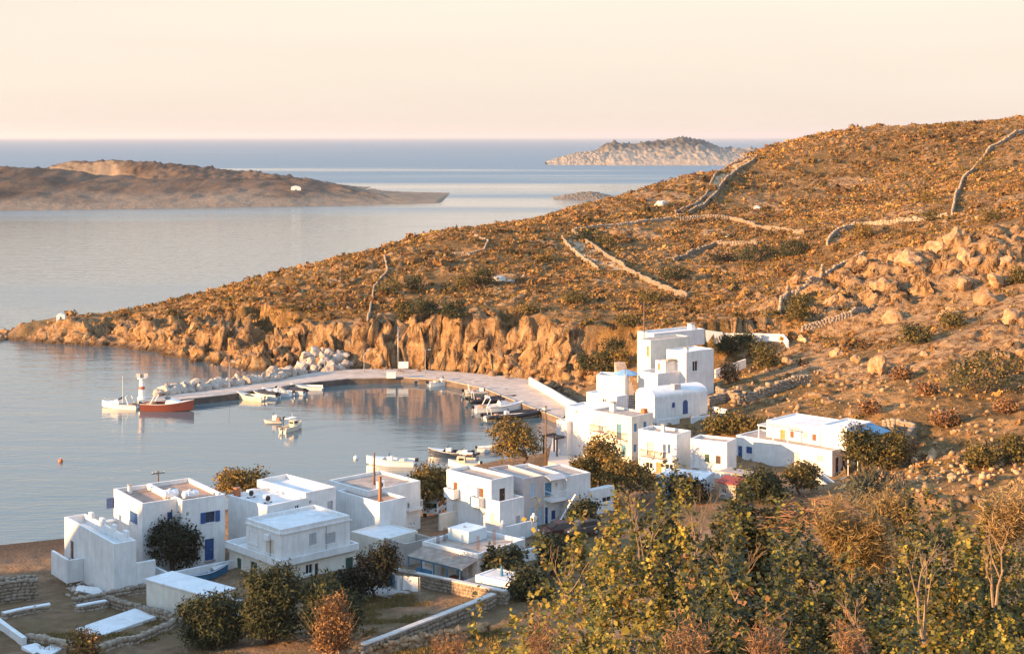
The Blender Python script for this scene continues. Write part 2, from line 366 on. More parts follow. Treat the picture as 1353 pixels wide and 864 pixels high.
# ---- ground material
def terrain_mat():
    m, nd, lk, b = new_mat('hillside_ground')
    g = nd.new('ShaderNodeNewGeometry'); pos = g.outputs['Position']
    ar = N_(nd, 'ShaderNodeAttribute', attribute_name='rock'); aw = N_(nd, 'ShaderNodeAttribute', attribute_name='wild'); ab = N_(nd, 'ShaderNodeAttribute', attribute_name='beach')
    n1 = noise_node(nd, lk, pos, 0.09, 6, 0.6); n2 = noise_node(nd, lk, pos, 0.7, 6, 0.65); n3 = noise_node(nd, lk, pos, 3.2, 5, 0.65)
    soil = ramp_node(nd, lk, n2.outputs['Fac'], [(0.28, (.30, .155, .055)), (0.5, (.45, .25, .10)), (0.72, (.56, .36, .16))]).outputs[0]
    scrub = ramp_node(nd, lk, n3.outputs['Fac'], [(0.3, (.085, .05, .018)), (0.5, (.17, .10, .034)), (0.7, (.28, .17, .06))]).outputs[0]
    sf = nd.new('ShaderNodeMath'); sf.operation = 'ADD'; lk.new(n1.outputs['Fac'], sf.inputs[0]); lk.new(n2.outputs['Fac'], sf.inputs[1])
    sfr = ramp_node(nd, lk, sf.outputs[0], [(0.86, 0.0), (1.06, 1.0)])
    sm = nd.new('ShaderNodeMath'); sm.operation = 'MULTIPLY'; lk.new(sfr.outputs[0], sm.inputs[0]); lk.new(aw.outputs['Fac'], sm.inputs[1])
    col = mix_node(nd, lk, sm.outputs[0], soil, scrub)
    # village earth: duller, greyer
    earth = ramp_node(nd, lk, n2.outputs['Fac'], [(0.3, (.19, .11, .06)), (0.55, (.32, .20, .115)), (0.75, (.41, .29, .19))]).outputs[0]
    grass = ramp_node(nd, lk, n3.outputs['Fac'], [(0.3, (.10, .07, .025)), (0.7, (.23, .155, .06))]).outputs[0]
    gm = ramp_node(nd, lk, n1.outputs['Fac'], [(0.46, 0.0), (0.62, 0.8)])
    earth = mix_node(nd, lk, gm.outputs[0], earth, grass)
    col = mix_node(nd, lk, aw.outputs['Fac'], earth, col)
    col = mix_node(nd, lk, ab.outputs['Fac'], col, mix_node(nd, lk, n3.outputs['Fac'], (.20, .135, .09), (.32, .23, .16)))
    al = N_(nd, 'ShaderNodeAttribute', attribute_name='litter')                  # shade in the near thicket's gaps, painted near-black into the ground colour
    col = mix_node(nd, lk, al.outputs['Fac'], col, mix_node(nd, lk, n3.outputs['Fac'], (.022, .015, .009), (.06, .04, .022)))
    # rock: pale limestone with ochre stain and dark cracks
    mpv = nd.new('ShaderNodeMapping'); mpv.inputs['Scale'].default_value = (0.75, 0.75, 0.28); lk.new(pos, mpv.inputs[0])
    nv = noise_node(nd, lk, mpv.outputs[0], 1.0, 8, 0.72)           # upright fissures
    cr = ramp_node(nd, lk, nv.outputs['Fac'], [(0.36, 0.0), (0.47, 1.0)])
    rock = ramp_node(nd, lk, n2.outputs['Fac'], [(0.25, (.13, .068, .03)), (0.42, (.29, .165, .078)), (0.58, (.44, .28, .14)), (0.78, (.60, .46, .30))]).outputs[0]
    ochre = mix_node(nd, lk, n1.outputs['Fac'], rock, (.50, .30, .13))
    rock = mix_node(nd, lk, 0.35, rock, ochre)
    rock = mix_node(nd, lk, cr.outputs[0], (.15, .085, .045), rock)
    rm = nd.new('ShaderNodeMath'); rm.operation = 'MULTIPLY_ADD'; lk.new(n2.outputs['Fac'], rm.inputs[0]); rm.inputs[1].default_value = 0.9; lk.new(ar.outputs['Fac'], rm.inputs[2])
    rf = ramp_node(nd, lk, rm.outputs[0], [(0.72, 0.0), (0.90, 1.0)])
    col = mix_node(nd, lk, rf.outputs[0], col, rock)
    # wet dark band at the waterline
    sp = nd.new('ShaderNodeSeparateXYZ'); lk.new(pos, sp.inputs[0])
    wr = ramp_node(nd, lk, sp.outputs['Z'], [(0.35, 1.0), (1.0, 0.0)])
    wm = nd.new('ShaderNodeMath'); wm.operation = 'MULTIPLY'; lk.new(wr.outputs[0], wm.inputs[0]); wm.inputs[1].default_value = 0.75
    col = mix_node(nd, lk, wm.outputs[0], col, (.05, .035, .025))
    lk.new(col, b.inputs['Base Color']); b.inputs['Roughness'].default_value = 0.95; b.inputs['Specular IOR Level'].default_value = 0.2
    ad = nd.new('ShaderNodeMath'); ad.operation = 'ADD'; lk.new(n2.outputs['Fac'], ad.inputs[0]); lk.new(n3.outputs['Fac'], ad.inputs[1])
    mu = nd.new('ShaderNodeMath'); mu.operation = 'MULTIPLY_ADD'; lk.new(cr.outputs[0], mu.inputs[0]); lk.new(rf.outputs[0], mu.inputs[1]); lk.new(ad.outputs[0], mu.inputs[2])
    bump_node(nd, lk, mu.outputs[0], 1.0, 0.55, b)
    return m
M_GROUND = terrain_mat()
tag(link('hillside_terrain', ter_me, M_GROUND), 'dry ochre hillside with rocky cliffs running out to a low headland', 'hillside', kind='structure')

# ================================================================== SEA
def sea_mat():
    m, nd, lk, b = new_mat('sea_water')
    g = nd.new('ShaderNodeNewGeometry'); pos = g.outputs['Position']
    mp = nd.new('ShaderNodeMapping'); mp.inputs['Scale'].default_value = (0.35, 1.0, 1.0); lk.new(pos, mp.inputs[0])
    n1 = noise_node(nd, lk, mp.outputs[0], 1.1, 3, 0.5)
    n2 = noise_node(nd, lk, mp.outputs[0], 0.22, 3, 0.5)
    # patches where wind ruffles the surface, long calm streaks between them
    mp2 = nd.new('ShaderNodeMapping'); mp2.inputs['Scale'].default_value = (0.0009, 0.0042, 1.0); lk.new(pos, mp2.inputs[0])
    n3 = noise_node(nd, lk, mp2.outputs[0], 1.0, 4, 0.55)
    sp = nd.new('ShaderNodeSeparateXYZ'); lk.new(pos, sp.inputs[0])
    far = nd.new('ShaderNodeMapRange'); far.inputs['From Min'].default_value = 700; far.inputs['From Max'].default_value = 2600; lk.new(sp.outputs['Y'], far.inputs[0])
    sumn = nd.new('ShaderNodeMath'); sumn.operation = 'MULTIPLY_ADD'; lk.new(far.outputs[0], sumn.inputs[0]); sumn.inputs[1].default_value = 0.42; lk.new(n3.outputs['Fac'], sumn.inputs[2])
    ruf = ramp_node(nd, lk, sumn.outputs[0], [(0.50, 0.0), (0.78, 1.0)])
    rr = nd.new('ShaderNodeMapRange'); rr.inputs['To Min'].default_value = 0.06; rr.inputs['To Max'].default_value = 0.42; lk.new(ruf.outputs[0], rr.inputs[0])
    lk.new(rr.outputs[0], b.inputs['Roughness'])
    col = mix_node(nd, lk, ruf.outputs[0], (.075, .125, .145), (.06, .14, .20))
    lk.new(col, b.inputs['Base Color']); b.inputs['IOR'].default_value = 1.6
    ad = nd.new('ShaderNodeMath'); ad.operation = 'MULTIPLY_ADD'; lk.new(n2.outputs['Fac'], ad.inputs[0]); ad.inputs[1].default_value = 2.5; lk.new(n1.outputs['Fac'], ad.inputs[2])
    dv = N_(nd, 'ShaderNodeVectorMath', operation='DISTANCE'); lk.new(pos, dv.inputs[0]); dv.inputs[1].default_value = (-10, 248, 0)   # sheltered basin inside the pier
    cm = nd.new('ShaderNodeMapRange'); cm.inputs['From Min'].default_value = 30; cm.inputs['From Max'].default_value = 70; cm.inputs['To Min'].default_value = 0.10; cm.inputs['To Max'].default_value = 0.36; lk.new(dv.outputs['Value'], cm.inputs[0])
    bn = bump_node(nd, lk, ad.outputs[0], 0.5, 0.2, b); lk.new(cm.outputs[0], bn.inputs['Strength'])
    return m
sv = np.array([(-60000, -400, 0), (60000, -400, 0), (60000, 80000, 0), (-60000, 80000, 0)], float)
tag(link('sea', np_mesh('sea', sv, [[0, 1, 2, 3]]), sea_mat()), 'calm evening sea reaching to the horizon', 'sea', kind='structure')

# ================================================================== ISLANDS
def island(name, label, samples, rowD, seed, rock_amp, mat, width):
    """samples: (px, py of crest, crest distance); built as a ridge that falls to the sea on both sides"""
    cx_ = np.array([at_d(p, q, d) for p, q, d in samples]); o = np.argsort(cx_[:, 0]); cx_ = cx_[o]
    x0, x1 = cx_[0, 0], cx_[-1, 0]; L = x1 - x0
    nx, ny = 170, 56
    xs = np.linspace(x0, x1, nx); t = np.linspace(-1.35, 1.35, ny)
    hz = np.interp(xs, cx_[:, 0], cx_[:, 2]); yc = np.interp(xs, cx_[:, 0], cx_[:, 1])
    # softened crest line
    X, T = np.meshgrid(xs, t)
    front = np.interp(xs, cx_[:, 0], [rowD(p[0]) for p in cx_])
    hw = np.maximum(yc - front, 6.0)
    Yg = yc[None] + np.where(T < 0, T * hw[None], T * width)
    prof = np.clip(1 - np.abs(T), -0.6, 1); prof = np.where(prof > 0, prof ** 0.72, prof)
    u = X / (L / 40); v = Yg / (L / 40)
    Z = hz[None] * prof + prof.clip(0, 1) ** 0.5 * rock_amp * (fbm(u, v, 0, 5, seed) * 0.8 + 0.9 * np.abs(fbm(u * 2.2, v * 2.2, 0, 3, seed + 7)) - 0.45) * np.clip(hz[None] / (rock_amp * 4), 0, 1)
    Z = np.where(hz[None] < .3, np.minimum(Z, hz[None] - .8), Z)
    V = np.stack([X.ravel(), Yg.ravel(), Z.ravel()], 1); ii = np.arange(nx * ny).reshape(ny, nx)
    Qi = np.stack([ii[:-1, :-1], ii[:-1, 1:], ii[1:, 1:], ii[1:, :-1]], -1).reshape(-1, 4)
    return tag(link(name, np_mesh(name, V, Qi, True), mat), label, 'island', kind='structure')
def island_mat(name, sc, dark, mid, pale, top):
    m, nd, lk, b = new_mat(name)
    g = nd.new('ShaderNodeNewGeometry'); pos = g.outputs['Position']
    n1 = noise_node(nd, lk, pos, sc, 7, 0.65); n2 = noise_node(nd, lk, pos, sc * 6, 5, 0.65)
    sp = nd.new('ShaderNodeSeparateXYZ'); lk.new(pos, sp.inputs[0])
    col = ramp_node(nd, lk, n1.outputs['Fac'], [(0.35, dark), (0.52, mid), (0.68, tuple(1.25 * c for c in mid))]).outputs[0]
    ad = nd.new('ShaderNodeMath'); ad.operation = 'MULTIPLY_ADD'; lk.new(n1.outputs['Fac'], ad.inputs[0]); ad.inputs[1].default_value = -top * 0.9; lk.new(sp.outputs['Z'], ad.inputs[2])
    rk = ramp_node(nd, lk, ad.outputs[0], [(0.0, 1.0), (1.0, 0.0)])
    rk.color_ramp.elements[1].position = 1.0
    mr = nd.new('ShaderNodeMapRange'); mr.inputs['From Min'].default_value = -top * 0.28; mr.inputs['From Max'].default_value = top * 0.12; mr.inputs['To Min'].default_value = 1; mr.inputs['To Max'].default_value = 0
    lk.new(ad.outputs[0], mr.inputs[0])
    st = N_(nd, 'ShaderNodeSeparateXYZ'); lk.new(g.outputs['Normal'], st.inputs[0])
    cl = ramp_node(nd, lk, st.outputs['Z'], [(0.55, 1.0), (0.8, 0.0)])
    mx = nd.new('ShaderNodeMath'); mx.operation = 'MAXIMUM'; lk.new(mr.outputs[0], mx.inputs[0]); lk.new(cl.outputs[0], mx.inputs[1])
    pl = mix_node(nd, lk, n2.outputs['Fac'], tuple(c * .55 for c in pale), pale)
    col = mix_node(nd, lk, mx.outputs[0], col, pl)
    lk.new(col, b.inputs['Base Color']); b.inputs['Roughness'].default_value = 0.95; b.inputs['Specular IOR Level'].default_value = 0.15
    bump_node(nd, lk, n2.outputs['Fac'], 0.8, top * 0.12, b)
    return m
def d0(py): return F * EYE / (py - HY)
M_ISL1 = island_mat('near_island_ground', 0.02, (.06, .040, .028), (.13, .088, .058), (.30, .235, .17), 16)
M_ISL2 = island_mat('far_island_ground', 0.008, (.07, .062, .05), (.13, .12, .10), (.46, .38, .29), 60)
island('low_island', 'long low brown island across the channel with a tiny white chapel on its slope',
       [(-260, 236, 1050), (-120, 224, 1060), (0, 219, 1060), (60, 222, 1060), (130, 231, 1060), (195, 236, 1060), (270, 236, 1060), (340, 236, 1060), (400, 239, 1060), (440, 246, 1058), (480, 253, 1052), (530, 259, 1045), (560, 262.5, 1038), (580, 265, 1030), (592, 267.3, 1024), (604, 269, 1020), (618, 270.5, 1016)],
       lambda x: np.interp(x, [-500, -340, -150, -45], [d0(279), d0(280), d0(273), d0(268.5)]), 5, 1.8, M_ISL1, 160)
island('low_island_back_ridge', 'pale cliffed back ridge of the long brown island',
       [(55, 223, 1250), (75, 215.5, 1250), (110, 212, 1250), (150, 211.5, 1250), (200, 214, 1250), (260, 220, 1250), (320, 226, 1250), (370, 231, 1230), (415, 238, 1230), (450, 247, 1220), (480, 255, 1210)],
       lambda x: np.interp(x, [-330, -250], [1238.0, 1150.0]), 15, 1.8, M_ISL1, 120)
island('far_island', 'rocky grey island with pale cliffs lying far out near the horizon',
       [(790, 199, 2560), (800, 191, 2560), (815, 189, 2560), (840, 190, 2560), (870, 186, 2560), (900, 181.5, 2560), (918, 183, 2560), (935, 189, 2560), (955, 196, 2560), (975, 196, 2560), (1000, 197, 2560), (1030, 203, 2560), (1060, 211, 2560), (1075, 214, 2560)],
       lambda x: d0(219), 25, 4.5, M_ISL2, 300)
island('far_island_foreland', 'low pale rock spur in front of the far grey island',
       [(722, 214, 2420), (740, 208, 2430), (765, 201, 2440), (790, 199, 2440), (815, 203, 2440), (840, 209, 2430), (862, 214, 2420), (872, 215, 2420)],
       lambda x: d0(218.5), 35, 2.5, M_ISL2, 120)
island('rock_islet', 'small flat brown rock islet between the hill and the far island',
       [(728, 262, 1085), (745, 258, 1085), (765, 254.5, 1085), (782, 253, 1085), (800, 257, 1085), (815, 260, 1085), (830, 262.5, 1085)],
       lambda x: d0(264.5), 45, .8, M_ISL1, 25)

# ================================================================== BUILDING KIT
def whitewash(name, c, stain, amt=0.6):
    m, nd, lk, b = new_mat(name)
    g = nd.new('ShaderNodeNewGeometry'); pos = g.outputs['Position']
    n1 = noise_node(nd, lk, pos, 0.8, 6, 0.65)
    mp = nd.new('ShaderNodeMapping'); mp.inputs['Scale'].default_value = (3.0, 3.0, 0.35); lk.new(pos, mp.inputs[0])
    n2 = noise_node(nd, lk, mp.outputs[0], 1.0, 6, 0.7)
    base = ramp_node(nd, lk, n1.outputs['Fac'], [(0.3, tuple(x * .82 for x in c)), (0.62, c)]).outputs[0]
    f = ramp_node(nd, lk, n2.outputs['Fac'], [(0.44, 0.0), (0.78, amt)])
    lk.new(mix_node(nd, lk, f.outputs[0], base, stain), b.inputs['Base Color'])
    b.inputs['Roughness'].default_value = 0.85; b.inputs['Specular IOR Level'].default_value = 0.25
    n3 = noise_node(nd, lk, pos, 5.0, 5, 0.6); bump_node(nd, lk, n3.outputs['Fac'], 0.35, 0.04, b)
    return m
MW = whitewash('whitewash', (.80, .80, .78), (.52, .50, .46))
MWC = whitewash('cream_wash', (.78, .74, .64), (.55, .48, .38))
MWP = whitewash('pinkish_plaster', (.62, .54, .50), (.45, .37, .33))
MWB = whitewash('pale_blue_wash', (.60, .72, .78), (.45, .50, .52))
MCON = whitewash('bare_concrete', (.42, .38, .34), (.24, .20, .17))
MSCR = simple('roof_screed', (.40, .33, .28), .9, .22, 1.2, 0.02, dirt=(.24, .19, .16))
MSCW = simple('roof_limewash', (.72, .71, .69), .9, .10, 1.0, 0.02, dirt=(.50, .48, .45))
MSCB = simple('roof_brown', (.36, .24, .18), .9, .25, 0.9, 0.02, dirt=(.22, .15, .11))
MBLUE = simple('blue_paint', (.018, .075, .23), .45, .25, 4)
MTEAL = simple('faded_blue_paint', (.06, .20, .34), .5, .25, 4)
MPALE = simple('pale_blue_paint', (.42, .55, .64), .55, .12, 4)
MBRN = simple('brown_shutter_paint', (.15, .055, .03), .55, .25, 5)
MDKB = simple('dark_brown_wood', (.045, .022, .018), .5, .3, 5)
MWOOD = simple('ochre_wood', (.42, .21, .07), .6, .25, 5)
MGRY = simple('grey_shutter_paint', (.40, .41, .42), .6, .12, 4)
MCRM = simple('cream_shutter_paint', (.62, .56, .46), .6, .12, 4)
MGRN = simple('green_shutter_paint', (.03, .075, .06), .5, .25, 4)
MDARK = simple('dark_interior', (.02, .018, .018), .6, .3, 3)
MWHT = simple('white_paint', (.80, .80, .78), .4, .05, 5)
MMET = simple('galvanised_metal', (.42, .42, .42), .45, .2, 6, metallic=.6)
MPOLE = simple('weathered_pole_wood', (.16, .10, .06), .8, .3, 6, 0.01)
MRED = simple('red_brown_roofing', (.24, .045, .03), .7, .3, 3)
MTANK = simple('white_plastic_tank', (.74, .76, .78), .35, .05, 2)
MTER = simple('terracotta', (.40, .14, .06), .8, .2, 5)
MSTEEL = simple('rusty_iron', (.10, .06, .045), .7, .3, 6)
def glass_mat():
    m, nd, lk, b = new_mat('window_glass'); b.inputs['Base Color'].default_value = (.02, .028, .035, 1)
    g = nd.new('ShaderNodeNewGeometry'); n = noise_node(nd, lk, g.outputs['Position'], 1.5, 2)
    r = ramp_node(nd, lk, n.outputs['Fac'], [(0.3, .04), (0.7, .16)]); lk.new(r.outputs[0], b.inputs['Roughness']); return m
MGLASS = glass_mat()

BOXQ = [(0, 1, 3, 2), (4, 6, 7, 5), (0, 4, 5, 1), (2, 3, 7, 6), (0, 2, 6, 4), (1, 5, 7, 3)]
class MB:
    """collects boxes, prisms and tubes and builds ONE mesh"""
    def __init__(s): s.v = []; s.f = []
    def box8(s, pts):
        o = len(s.v); s.v += [tuple(p) for p in pts]; s.f += [tuple(o + i for i in q) for q in BOXQ]; return s
    def box(s, a, b):
        (x0, y0, z0), (x1, y1, z1) = a, b
        return s.box8([(x, y, z) for x in (x0, x1) for y in (y0, y1) for z in (z0, z1)])
    def quad(s, *p): o = len(s.v); s.v += [tuple(q) for q in p]; s.f.append(tuple(range(o, o + len(p)))); return s
    def ring(s, sections, cap=True):
        """loft through equal rings of points"""
        o = len(s.v); n = len(sections[0])
        for r in sections: s.v += [tuple(p) for p in r]
        for i in range(len(sections) - 1):
            for j in range(n):
                s.f.append((o + i * n + j, o + i * n + (j + 1) % n, o + (i + 1) * n + (j + 1) % n, o + (i + 1) * n + j))
        if cap: s.f.append(tuple(o + j for j in range(n))[::-1]); e = o + (len(sections) - 1) * n; s.f.append(tuple(e + j for j in range(n)))
        return s
    def tube(s, p, q, r0, r1=None, n=8):
        p, q = Vector(p), Vector(q); r1 = r0 if r1 is None else r1; d = (q - p)
        if d.length < 1e-6: return s
        d.normalize(); u = d.orthogonal().normalized(); w = d.cross(u)
        ring = lambda c, r: [c + (u * math.cos(t) + w * math.sin(t)) * r for t in (2 * math.pi * k / n for k in range(n))]
        return s.ring([ring(p, r0), ring(q, r1)])
    def path(s, pts, radii, n=6):
        pts = [Vector(p) for p in pts]; secs = []
        for i, p in enumerate(pts):
            d = (pts[min(i + 1, len(pts) - 1)] - pts[max(i - 1, 0)]).normalized()
            u = d.cross(Vector((0.13, 0.97, 0.2))).normalized(); w = d.cross(u)
            secs.append([p + (u * math.cos(t) + w * math.sin(t)) * radii[i] for t in (2 * math.pi * k / n for k in range(n))])
        return s.ring(secs)
    def build(s, name, mat, parent=None, smooth=False, bevel=0.0):
        me = bpy.data.meshes.new(name); me.from_pydata([tuple(map(float, v)) for v in s.v], [], s.f)
        bm = bmesh.new(); bm.from_mesh(me); bmesh.ops.recalc_face_normals(bm, faces=bm.faces)
        if bevel: bmesh.ops.bevel(bm, geom=bm.edges[:], offset=bevel, segments=1, affect='EDGES', clamp_overlap=True)
        bm.to_mesh(me); bm.free()
        if smooth: me.polygons.foreach_set('use_smooth', np.ones(len(me.polygons), bool))
        me.update()
        return link(name, me, mat, parent)

class House:
    """root Empty at the near corner's base; local x runs along the right-hand face, local y along the left-hand face"""
    def __init__(s, name, label, npx, base, zb, ang, group=None, cat='house'):
        s.N = at_z(npx, base, zb); s.zb = zb; s.ang = ang; s.rz = R(90 - ang)
        s.xd = np.array([math.sin(R(ang)), math.cos(R(ang))]); s.yd = np.array([-math.cos(R(ang)), math.sin(R(ang))])
        s.root = empty(name, tuple(s.N), s.rz, label, cat, group); s.blocks = []
    def local(s, p): d = np.asarray(p[:2]) - s.N[:2]; return float(d @ s.xd), float(d @ s.yd)
    def toworld(s, x, y, z=0.0): q = s.N[:2] + s.xd * x + s.yd * y; return Vector((q[0], q[1], s.zb + z))
    def along(s, o, d, px):
        """how far along a horizontal line o + u d the surveyed column px lies"""
        t = (px - CX) / F; return float((o[0] - t * o[1]) / (t * d[1] - d[0]))
    def zat(s, q, py): return float(EYE - (py - HY) * q[1] / F - s.zb)
    def fit(s, npx, top, base=None, Lpx=None, Rpx=None, D=None, zb=None, x=None, y=None, wl=None, wr=None):
        """block corner and size from surveyed pixels -> x0, y0, wr, wl, ztop"""
        if D is not None: n = at_d(npx, 300, D)[:2]
        elif base is not None: n = at_z(npx, base, s.zb if zb is None else zb)[:2]
        elif x is not None:                                  # corner lies on local line x = const
            o = s.N[:2] + s.xd * x; u = s.along(o, s.yd, npx); n = o + s.yd * u
        else:
            o = s.N[:2] + s.yd * y; u = s.along(o, s.xd, npx); n = o + s.xd * u
        x0, y0 = s.local(n)
        wl = s.along(n, s.yd, Lpx) if wl is None else wl
        wr = s.along(n, s.xd, Rpx) if wr is None else wr
        return x0, y0, wr, wl, s.zat(n, top)
    def block(s, x0, y0, wr, wl, zt, z0=-1.2, par=0.35, wins=(), wall=None, roof=None, th=0.22, parts=True, wallname='wall'):
        wall = wall or MW; roof = roof or MSCW
        x1, y1 = x0 + wr, y0 + wl
        P = {'L': lambda u, w, z: (x0 - w, y0 + u, z), 'R': lambda u, w, z: (x0 + u, y0 - w, z)}
        holes = {'L': [], 'R': []}
        for (fc, a, b, c, d, kind) in wins:
            o = s.N[:2] + s.xd * x0 + s.yd * y0; dr = s.yd if fc == 'L' else s.xd
            u0, u1 = sorted((s.along(o, dr, a), s.along(o, dr, c))); um = (u0 + u1) / 2; q = o + dr * um
            za, zb_ = sorted((s.zat(q, b), s.zat(q, d)))
            lim = wl if fc == 'L' else wr
            u0, u1 = max(u0, .12), min(u1, lim - .12); za = max(za, z0 + .1); zb_ = min(zb_, zt - par - .1)
            if u1 - u0 < .15 or zb_ - za < .15: continue
            holes[fc].append((u0, u1, za, zb_, kind))
        m = MB()
        for fc in 'LR':
            lim = wl if fc == 'L' else wr; p = P[fc]
            us = sorted({0.0, lim} | {h[0] for h in holes[fc]} | {h[1] for h in holes[fc]})
            zs = sorted({z0, zt} | {h[2] for h in holes[fc]} | {h[3] for h in holes[fc]})
            for i in range(len(us) - 1):
                for j in range(len(zs) - 1):
                    uc, zc = (us[i] + us[i + 1]) / 2, (zs[j] + zs[j + 1]) / 2
                    if any(h[0] < uc < h[1] and h[2] < zc < h[3] for h in holes[fc]): continue
                    m.quad(p(us[i], 0, zs[j]), p(us[i + 1], 0, zs[j]), p(us[i + 1], 0, zs[j + 1]), p(us[i], 0, zs[j + 1]))
            for (a, b, c, d, k) in holes[fc]:                        # reveals and back of each opening
                e = -0.2
                m.quad(p(a, 0, c), p(b, 0, c), p(b, e, c), p(a, e, c)); m.quad(p(a, 0, d), p(b, 0, d), p(b, e, d), p(a, e, d))
                m.quad(p(a, 0, c), p(a, 0, d), p(a, e, d), p(a, e, c)); m.quad(p(b, 0, c), p(b, 0, d), p(b, e, d), p(b, e, c))
                m.quad(p(a, e, c), p(b, e, c), p(b, e, d), p(a, e, d))
        m.quad((x1, y0, z0), (x1, y1, z0), (x1, y1, zt), (x1, y0, zt)); m.quad((x0, y1, z0), (x1, y1, z0), (x1, y1, zt), (x0, y1, zt))
        i0, i1, j0, j1 = x0 + th, x1 - th, y0 + th, y1 - th; zr = zt - par
        for a, b in (((x0, y0), (x1, y0)), ((x1, y0), (x1, y1)), ((x1, y1), (x0, y1)), ((x0, y1), (x0, y0))):
            ia = (min(max(a[0], i0), i1), min(max(a[1], j0), j1)); ib = (min(max(b[0], i0), i1), min(max(b[1], j0), j1))
            m.quad((*a, zt), (*b, zt), (*ib, zt), (*ia, zt)); m.quad((*ia, zt), (*ib, zt), (*ib, zr - .05), (*ia, zr - .05))
        m.build(wallname, wall, s.root)
        MB().box((i0 - .02, j0 - .02, zr - .25), (i1 + .02, j1 + .02, zr)).build('roof', roof, s.root)
        for fc in 'LR':
            for h in holes[fc]: s.opening(P[fc], *h)
        s.blocks.append((x0, y0, wr, wl, zt))
        return s
    def opening(s, p, a, b, c, d, kind):
        mk = lambda u0, u1, w0_, w1, z0, z1: MB().box8([p(u, w, z) for u in (u0, u1) for w in (w0_, w1) for z in (z0, z1)])
        door = kind.endswith('door')
        colr = {'blue': MBLUE, 'teal': MTEAL, 'pale': MPALE, 'brown': MBRN, 'dkbrown': MDKB, 'wood': MWOOD, 'grey': MGRY, 'cream': MCRM, 'green': MGRN, 'white': MWHT, 'dark': MDARK}[kind.split('_')[0]]
        md = kind.split('_')[1]
        fr = 0.06 if not door else 0.07
        g = MB()
        for (u0, u1, z0, z1) in ((a, b, c, c + fr), (a, b, d - fr, d), (a, a + fr, c + fr, d - fr), (b - fr, b, c + fr, d - fr)):
            g.box8([p(u, w, z) for u in (u0, u1) for w in (-.16, -.09) for z in (z0, z1)])
        um = (a + b) / 2
        if md == 'door':
            dr = mk(a + fr + .002, b - fr - .002, -.15, -.11, c + fr + .002, d - fr - .002).build('door', colr, s.root)
            g.build('frame', colr if colr is not MDARK else MWHT, dr)
            mk(um - .04 + (b - a) * .28, um + .03 + (b - a) * .28, -.11, -.06, c + (d - c) * .45, c + (d - c) * .45 + .12).build('handle', MMET, dr)
            st = mk(a - .08, b + .08, .002, .16, c - .1, c - .002).build('doorstep', MSCR, dr)
        elif md in ('closed', 'open', 'plain'):
            wn = mk(a + fr + .002, b - fr - .002, -.15, -.13, c + fr + .002, d - fr - .002).build('window', MGLASS, s.root)
            g.box8([p(u, w, z) for u in (um - .025, um + .025) for w in (-.16, -.10) for z in (c + fr, d - fr)])
            g.build('frame', MWHT if md == 'plain' else colr, wn)
            if md == 'closed':
                for (u0, u1) in ((a + .02, um - .01), (um + .01, b - .02)): mk(u0, u1, -.075, -.035, c + .02, d - .02).build('shutter', colr, wn)
            if md == 'open':
                hw = (b - a) / 2
                for (u0, u1) in ((a - hw - .02, a - .02), (b + .02, b + hw + .02)): mk(u0, u1, .012, .055, c, d).build('shutter', colr, wn)
            mk(a - .06, b + .06, .002, .07, c - .07, c - .002).build('sill', MWHT, wn)
    def part(s, name, mb, mat, **k): return mb.build(name, mat, s.root, **k)
    def railing(s, fc, x0, y0, u0, u1, z, depth=.8, mat=None, h=.95, slab=True, solid=False):
        """a balcony: slab and balustrade standing out from a face"""
        p = (lambda u, w, zz: (x0 - w, y0 + u, zz)) if fc == 'L' else (lambda u, w, zz: (x0 + u, y0 - w, zz))
        mk = lambda m, a, b, w0_, w1, z0, z1: m.box8([p(u, w, zz) for u in (a, b) for w in (w0_, w1) for zz in (z0, z1)])
        m = MB(); mk(m, u0, u1, .003, depth, z - .16, z); bal = m.build('balcony', MW, s.root)
        if solid:
            m = MB(); mk(m, u0, u1, depth - .1, depth, z + .002, z + h); mk(m, u0, u0 + .1, .004, depth - .102, z + .002, z + h); mk(m, u1 - .1, u1, .004, depth - .102, z + .002, z + h)
            m.build('parapet', MW, bal); return
        m = MB(); mk(m, u0, u1, depth - .06, depth, z + h - .05, z + h); mk(m, u0, u1, depth - .06, depth, z + .08, z + .13)
        for e in (u0, u1 - .05): mk(m, e, e + .05, .01, depth - .06, z + h - .05, z + h)
        n = max(3, int((u1 - u0) / .17))
        for k in range(n + 1):
            u = u0 + (u1 - u0 - .04) * k / n; mk(m, u, u + .035, depth - .05, depth - .01, z, z + h - .05)
        m.build('railing', mat or MSTEEL, bal)

